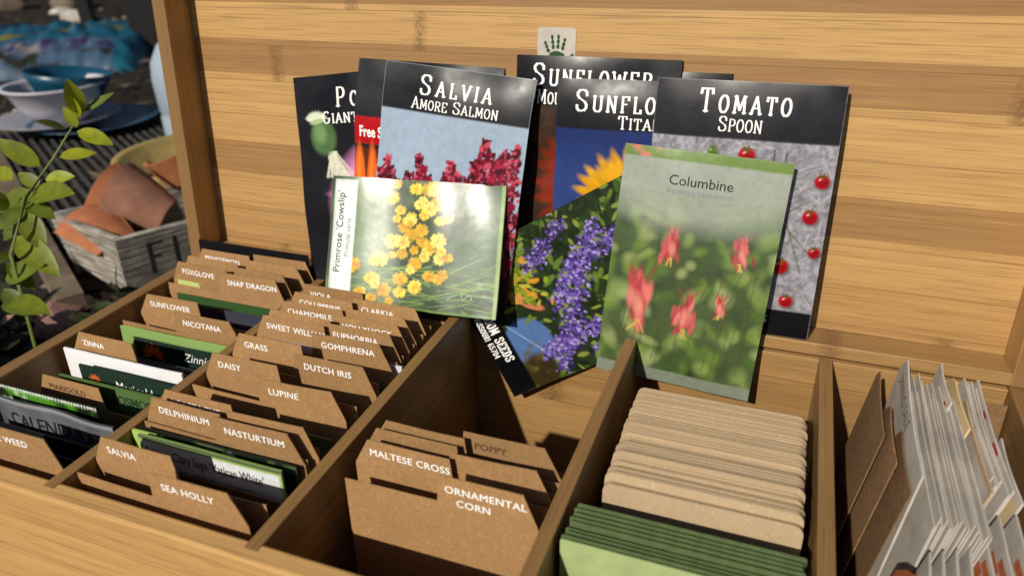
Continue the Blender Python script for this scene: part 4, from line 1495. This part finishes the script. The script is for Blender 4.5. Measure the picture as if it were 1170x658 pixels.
# bowls and plates
M['white_plastic'] = plain('white_plastic', (.50, .49, .55), .45, .4, .04, 20)
M['teal'] = plain('teal_plastic', (.006, .060, .11), .35, .5, .08, 20)
M['blue_glaze'] = plain('blue_glaze', (.03, .075, .14), .35, .5, .08, 20)
M['grey_plate'] = plain('grey_plate', (.27, .27, .31), .5, .4, .05, 20)
BP = Vector((-121.0, 94.0, 1.6))


def turned(name, prof, loc, mat, label, cat, group=None, n=48, rot=(0, 0, 0)):
    V, F = lathe(prof, n)
    o = mesh_obj(name, V, F, mat, smooth=True)
    o.location = Vector(loc) * CM
    o.rotation_euler = rot
    return tag(o, label, cat, group)


turned('dinner_plate', [(0, .3), (6, .3), (10.6, 1.5), (10.8, 1.4), (6, 0), (0, 0)], BP + Vector((3.5, 3.0, .1)), M['blue_glaze'], 'dark blue plate under the white bowl', 'plate')
turned('dinner_plate', [(0, .5), (6, .5), (10.0, 1.7), (10.2, 1.6), (6, .1), (0, .1)], BP + Vector((-1.5, .0, .9)), M['grey_plate'], 'pale grey plate standing on the blue plate', 'plate')
turned('bowl', [(0, .4), (4.2, .4), (6.4, 3.0), (7.9, 6.2), (8.5, 6.4), (8.5, 6.7), (7.8, 6.7), (7.5, 6.2), (5.6, 2.4), (3.8, .9), (0, .9)], BP + Vector((0, 0, 1.45)), M['white_plastic'], 'white bowl on the stacked plates', 'bowl')
turned('bowl', [(0, 0), (3.4, 0), (4.8, 2.0), (6.4, 4.9), (7.0, 6.3), (6.7, 6.3), (5.4, 2.8), (3.8, .5), (0, .5)], BP + Vector((.9, 1.4, 3.5)), M['teal'], 'teal bowl nested inside the white bowl', 'bowl', rot=(R(-6), R(5), 0))

# jug behind the lid's left side
M['jug'] = plain('frosted_blue_plastic', (.30, .38, .45), .45, .5, .08, 12)
turned('water_jug', [(0, 0), (6.4, 0), (6.8, .6), (6.8, 5.5), (6.45, 6.0), (6.8, 6.5), (6.9, 11.5), (6.5, 14.2), (5.0, 16.8), (2.6, 18.4), (2.3, 19.6), (2.3, 21), (0, 21)], (-93.0, 98.0, 0), M['jug'], 'pale blue plastic jug beside the raised lid', 'jug')

# soil bag
pbag = Print(46, 26, srgb(40, 122, 156), .35)
pbag.tex(.18, 6, 88)
pbag.curve([(0, 13), (10, 12.2), (24, 14.5), (36, 17.5), (44, 17)], 1.6, srgb(170, 160, 40))
pbag.blot(srgb(24, 52, 92), 9, .54, .6, 82, 17)
pbag.rect(0, 0, 46, 10.5, srgb(104, 140, 176))
pbag.blot(srgb(196, 184, 190), 7, .5, .64, 83, 0, 8.5, 0, 28)
pbag.blot(srgb(88, 70, 130), 22, .52, .58, 84, 6.0, 10.0)
pbag.blot(srgb(72, 74, 40), 10, .56, .62, 86, 0, 5)
pbag.rect(40.5, 0, 46, 26, srgb(52, 150, 184))
nx, ny = 70, 40
bxs, bys = np.meshgrid(np.linspace(0, 1, nx + 1), np.linspace(0, 1, ny + 1))
hump = (1 - (2 * bxs - 1) ** 10) * (1 - (2 * bys - 1) ** 8) * (5.5 + 4.5 * (fbm(ny + 1, nx + 1, 5, 15) - .5) + 3.2 * np.abs(fbm(ny + 1, nx + 1, 9, 25) - .5) * 2) + .6 * fbm(ny + 1, nx + 1, 18, 5)
cidx = (np.clip((bys * pbag.ny).astype(int), 0, pbag.ny), np.clip((bxs * pbag.nx).astype(int), 0, pbag.nx))
topv = np.stack([(bxs - .5) * 52, (bys - .5) * 40, hump + .3], -1).reshape(-1, 3)
botv = topv.copy()
botv[:, 2] = 0.0
i2 = np.arange((nx + 1) * (ny + 1)).reshape(ny + 1, nx + 1)
fs = []
n1 = i2.size
for r_ in range(ny):
    for c in range(nx):
        a, b, c2, d = int(i2[r_, c]), int(i2[r_, c + 1]), int(i2[r_ + 1, c + 1]), int(i2[r_ + 1, c])
        fs += [(a, b, c2, d), (d + n1, c2 + n1, b + n1, a + n1)]
rim = [int(q) for q in list(i2[0, :]) + list(i2[1:, -1]) + list(i2[-1, -2::-1]) + list(i2[-2:0:-1, 0])]
for a, b in zip(rim, rim[1:] + rim[:1]):
    fs.append((a, a + n1, b + n1, b))
cc = pbag.a[cidx].reshape(-1, 3) * .36
M['bag'] = print_mat('plastic_bag_print', .4, .45, .4, 20)
o = mesh_obj('soil_bag', np.vstack([topv, botv]), fs, M['bag'], smooth=True, cols=np.vstack([cc, cc * .6]))
o.location = (-1.93, 1.50, .0)
o.rotation_euler = (R(9), 0, R(36))
tag(o, 'blue plastic soil bag with a yellow swoosh lying on the ground', 'soil bag')

# dark posts and pale stones beyond
M['black_wood'] = plain('black_stained_wood', (.010, .009, .009), .7, .3, .2, 30)


def post(label, x, y_, w_, h, tilt):
    bm = bmesh.new()
    box_bm(bm, -w_ / 2, w_ / 2, -w_ / 2, w_ / 2, -1, h, .4)
    o = bm_obj('wooden_post', bm, M['black_wood'])
    o.location = Vector((x, y_, 0)) * CM
    o.rotation_euler = (0, R(tilt), R(30))
    tag(o, label, 'post', 'dark posts beyond the soil bag')


post('thick black wooden post right of the soil bag', -176, 172, 8.5, 70, -4)
post('thinner black wooden post behind the soil bag', -213, 184, 4.0, 60, -2)
M['stone'] = plain('pale_stone', (.55, .50, .44), .9, .2, .2, 30, .6, 40)
M['stone_brown'] = plain('brown_stone', (.20, .15, .11), .9, .2, .25, 30, .6, 40)


def stone(loc, s, mat, label, seed):
    bm = bmesh.new()
    bmesh.ops.create_icosphere(bm, subdivisions=3, radius=1.0)
    rr = random.Random(seed)
    ax = [(Vector((rr.gauss(0, 1), rr.gauss(0, 1), rr.gauss(0, 1))).normalized(), rr.uniform(.55, .9)) for _ in range(9)]
    for v in bm.verts:
        for a, lim in ax:
            d = v.co.dot(a)
            if d > lim:
                v.co -= a * (d - lim) * .9
        v.co = Vector((v.co.x * s * 1.3, v.co.y * s, v.co.z * s * .6)) * CM
    o = bm_obj('stone', bm, mat)
    o.location = (Vector(loc) + Vector((0, 0, s * .3))) * CM
    o.rotation_euler = (0, 0, rr.uniform(0, 6))
    tag(o, label, 'stone', 'stones on the ground beyond the bag')


sl = [(-262, 222, 5, 1, 'largest pale stone behind the soil bag'), (-282, 232, 4, 1, 'pale stone behind the left end of the soil bag'), (-226, 226, 5, 1, 'pale stone between the two dark posts'), (-244, 252, 4, 1, 'small pale stone farthest back by the posts'),
      (-300, 252, 9, 0, 'brown stone far left behind the soil bag'), (-205, 235, 9, 0, 'brown stone behind the thick post'), (-330, 240, 10, 0, 'brown stone at the left edge of the view')]
for i, (x, y_, s, pale, lab) in enumerate(sl):
    stone((x, y_, 0), s, M['stone'] if pale else M['stone_brown'], lab, i + 3)

# wire mesh rack with a pale wooden edge lying between bowl and crate
M['wire'] = plain('grey_wire', (.075, .07, .065), .6, .3, .3, 60)
M['pale_wood'] = plain('pale_wood', (.20, .155, .105), .85, .2, .3, 25, .3, 60)
mr = empty('wire_rack', (-96, 65.6, 0), 'flat wire mesh rack with a pale wooden edge between bowl and crate', 'rack')
mr.rotation_euler = (0, 0, R(-31.5))
bm = bmesh.new()
for i in range(25):
    box_bm(bm, -42, 24, .6 + i * 1.35, .6 + i * 1.35 + .5, 1.2, 1.6, 0)
for i in range(6):
    box_bm(bm, -40 + i * 12, -39.5 + i * 12, 0, 34, .8, 1.2, 0)
bm_obj('wire_grid', bm, M['wire'], mr)
box('edge_board', -44, 38, -2.6, 0, 0, 2.0, M['pale_wood'], mr)
box('edge_board', -44, -42, 0, 34, 0, 2.0, M['pale_wood'], mr)

# ------------------------------------------------------------------ plants at the left
def leaf_mat(name, c1, c2):
    t = NT(name)
    a = t.n('ShaderNodeVertexColor', layer_name='Col')
    tc = t.n('ShaderNodeTexCoord')
    n1 = t.noise(tc.outputs['Object'], 120, 3, .6)
    sep = t.n('ShaderNodeSeparateColor')
    t.l(a.outputs['Color'], sep.inputs[0])
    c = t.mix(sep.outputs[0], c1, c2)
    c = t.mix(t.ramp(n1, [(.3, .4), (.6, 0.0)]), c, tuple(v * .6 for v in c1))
    t.l(c, t.b.inputs['Base Color'])
    t.set(Roughness=.38, Specular_IOR_Level=.45)
    tr = t.n('ShaderNodeBsdfTranslucent')
    t.l(c, tr.inputs[0])
    mx = t.n('ShaderNodeMixShader', i_0=.35)
    t.l(t.b.outputs[0], mx.inputs[1])
    t.l(tr.outputs[0], mx.inputs[2])
    t.l(mx.outputs[0], t.out.inputs[0])
    return t.m


def add_leaf(V, F, C, base, direction, normal, L, Wd, tone, curl=.15):
    d = Vector(direction).normalized()
    n = Vector(normal)
    n = (n - d * n.dot(d)).normalized()
    s = d.cross(n)
    i0 = len(V)
    K = 8
    for i in range(K + 1):
        t_ = i / K
        wd = Wd * .5 * (math.sin(PI * min(1, t_ ** .85)) ** .8 if 0 < t_ < 1 else 0.02)
        p = Vector(base) + d * L * t_ - n * curl * L * t_ * t_
        for q, lift in ((-1, .22), (0, 0), (1, .22)):
            V.append(tuple(p + s * wd * q + n * wd * lift * abs(q)))
            C.append((tone * (1.12 if q == 0 else 1), 0, 0))
    for i in range(K):
        for j in range(2):
            a = i0 + i * 3 + j
            F.append((a, a + 1, a + 4, a + 3))


def tube(V, F, pts, r0, r1, n=7):
    i0 = len(V)
    m = len(pts)
    for i, p in enumerate(pts):
        p = Vector(p)
        q = Vector(pts[min(i + 1, m - 1)]) - Vector(pts[max(i - 1, 0)])
        q.normalize()
        a = q.orthogonal().normalized()
        b = q.cross(a)
        r_ = r0 + (r1 - r0) * i / (m - 1)
        for k in range(n):
            th = 2 * PI * k / n
            V.append(tuple(p + a * r_ * math.cos(th) + b * r_ * math.sin(th)))
    for i in range(m - 1):
        for k in range(n):
            k2 = (k + 1) % n
            F.append((i0 + i * n + k, i0 + i * n + k2, i0 + (i + 1) * n + k2, i0 + (i + 1) * n + k))


M['leaf_bright'] = leaf_mat('citrus_leaf', (.045, .080, .010), (.42, .46, .030))
M['leaf_dark'] = leaf_mat('shrub_leaf', (.018, .030, .012), (.10, .12, .03))
M['stem_green'] = plain('green_stem', (.12, .16, .03), .6, .3)
M['stem_brown'] = plain('brown_stem', (.07, .055, .03), .8, .2)


def ray_pt(px, py, t):
    """a point the photograph shows at (px, py), t cm from the eye along the view axis"""
    v = r2 * ((px - 585) / FPX) + u2 * (-(py - 329) / FPX) + fwd
    return Vector((0, 0, 35)) + v * t


# citrus seedling: tip stands 53 cm away, its foot hidden low at the left
tip = ray_pt(91, 132, 53)
n_1 = ray_pt(60, 182, 53)
n_2 = ray_pt(30, 225, 52)
n_3 = ray_pt(12, 290, 51)
foot = Vector((n_3.x - 2, n_3.y, 0))
pl = empty('citrus_seedling', foot, 'young plant with bright yellow green leaves in front of the bowl', 'plant')
V, F = [], []
loc = lambda p: Vector(p) - foot
tube(V, F, [loc(foot), loc(n_3), loc(n_2), loc(n_1), loc(tip)], .15, .07)
mesh_obj('stem', V, F, M['stem_green'], pl, smooth=True)
V, F, C = [], [], []
eye = Vector((0, 0, 35))
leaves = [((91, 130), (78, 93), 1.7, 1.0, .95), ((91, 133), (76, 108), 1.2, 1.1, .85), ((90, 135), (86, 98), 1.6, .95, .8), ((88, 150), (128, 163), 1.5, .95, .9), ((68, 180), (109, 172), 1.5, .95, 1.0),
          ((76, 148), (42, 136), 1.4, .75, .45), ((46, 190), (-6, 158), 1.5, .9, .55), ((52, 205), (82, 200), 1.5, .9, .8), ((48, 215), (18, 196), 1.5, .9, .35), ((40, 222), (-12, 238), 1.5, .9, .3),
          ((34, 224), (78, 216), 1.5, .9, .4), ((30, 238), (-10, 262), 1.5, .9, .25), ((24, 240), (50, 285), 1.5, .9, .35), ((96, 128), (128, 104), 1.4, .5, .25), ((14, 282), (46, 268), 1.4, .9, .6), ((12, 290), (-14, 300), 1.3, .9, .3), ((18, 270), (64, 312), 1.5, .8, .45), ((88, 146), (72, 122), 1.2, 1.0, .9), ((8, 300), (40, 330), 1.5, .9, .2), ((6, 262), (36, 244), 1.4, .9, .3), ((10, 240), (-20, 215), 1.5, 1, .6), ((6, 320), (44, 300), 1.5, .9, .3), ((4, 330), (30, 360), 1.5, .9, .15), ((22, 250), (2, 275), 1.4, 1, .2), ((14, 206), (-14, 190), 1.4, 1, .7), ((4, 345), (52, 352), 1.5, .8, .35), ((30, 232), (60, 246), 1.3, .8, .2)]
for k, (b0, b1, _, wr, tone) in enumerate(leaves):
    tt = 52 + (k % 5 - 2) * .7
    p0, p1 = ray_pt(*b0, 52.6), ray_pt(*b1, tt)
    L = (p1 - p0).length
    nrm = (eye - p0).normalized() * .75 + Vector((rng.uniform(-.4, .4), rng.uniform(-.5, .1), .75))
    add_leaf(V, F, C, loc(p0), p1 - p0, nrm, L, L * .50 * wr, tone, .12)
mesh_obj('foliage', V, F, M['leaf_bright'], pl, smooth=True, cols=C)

M['leaf_pink'] = plain('dry_pink_leaf', (.36, .20, .16), .8, .2, .2, 40)


def shrub(label, foot, n_st, spread, height, nleaf, mat, seed, lsize=(2.2, 4.2), tone=(.0, .7)):
    rr = random.Random(seed)
    root = empty('shrub', foot, label, 'shrub', 'low plants between box and crate')
    V, F = [], []
    V2, F2, C2 = [], [], []
    for k in range(n_st):
        a = rr.uniform(0, 2 * PI)
        pts = [(rr.gauss(0, 1.5), rr.gauss(0, 1.5), 0)]
        top = Vector((math.cos(a) * spread * rr.random(), math.sin(a) * spread * rr.random(), height * rr.uniform(.5, 1)))
        for i in range(1, 6):
            q = Vector(pts[0]).lerp(top, i / 5) + Vector((rr.gauss(0, .5), rr.gauss(0, .5), 0))
            pts.append(tuple(q))
        tube(V, F, pts, .22, .08, 5)
        for j in range(nleaf):
            q = Vector(pts[rr.randint(1, 5)]) + Vector((rr.gauss(0, .6), rr.gauss(0, .6), rr.gauss(0, .6)))
            d = Vector((rr.gauss(0, 1), rr.gauss(0, 1), rr.gauss(.1, .6)))
            L = rr.uniform(*lsize)
            add_leaf(V2, F2, C2, q, d, Vector((rr.gauss(0, .4), rr.gauss(-.3, .4), 1)), L, L * .4, rr.uniform(*tone), .2)
    mesh_obj('stems', V, F, M['stem_brown'], root, smooth=True)
    mesh_obj('foliage', V2, F2, mat, root, smooth=True, cols=C2)


shrub('dark leafy shrub at the left edge below the seedling', (-62, 35, 0), 14, 6, 8.5, 10, M['leaf_dark'], 5)
shrub('low dark shrub between the box and the crate', (-55, 40, 0), 9, 5, 5, 8, M['leaf_dark'], 8, (1.5, 3.0))
shrub('dark shrub with thin stems at the lower left edge', (-60, 28, 0), 9, 6, 12, 8, M['leaf_dark'], 13, (1.5, 3.4))
for i, (x, y_, s, lab) in enumerate([(-62.5, 41.5, 2.0, 'pinkish pebble beneath the dark shrub'), (-65.5, 44, 2.2, 'pinkish pebble by the rack edge'), (-60.5, 45.5, 1.8, 'pinkish pebble at the foot of the crate'), (-68, 42, 1.6, 'small pinkish pebble left of the dark shrub')]):
    stone((x, y_, 0), s, M['leaf_pink'], lab, 50 + i)

# loose twigs, chips and dry leaves scattered over the soil: beyond counting
V, F, C = [], [], []
rl = random.Random(77)
for k in range(2600):
    d = rl.uniform(62, 420)
    a = R(rl.uniform(100, 175))
    x, y_ = math.cos(a) * d, math.sin(a) * d
    if x > -42 and y_ < 60:
        continue
    add_leaf(V, F, C, (x, y_, rl.uniform(.2, .9)), (rl.gauss(0, 1), rl.gauss(0, 1), rl.gauss(0, .25)), (rl.gauss(0, .4), rl.gauss(0, .4), 1), rl.uniform(1.5, 5), rl.uniform(.6, 2.2), rl.uniform(0, 1) ** 3, .1)
M['litter'] = leaf_mat('dry_litter', (.05, .036, .024), (.40, .31, .21))
o = mesh_obj('leaf_litter', V, F, M['litter'], cols=C)
o['kind'] = 'stuff'
tag(o, 'dry leaves and wood chips scattered over the dark soil', 'leaf litter')
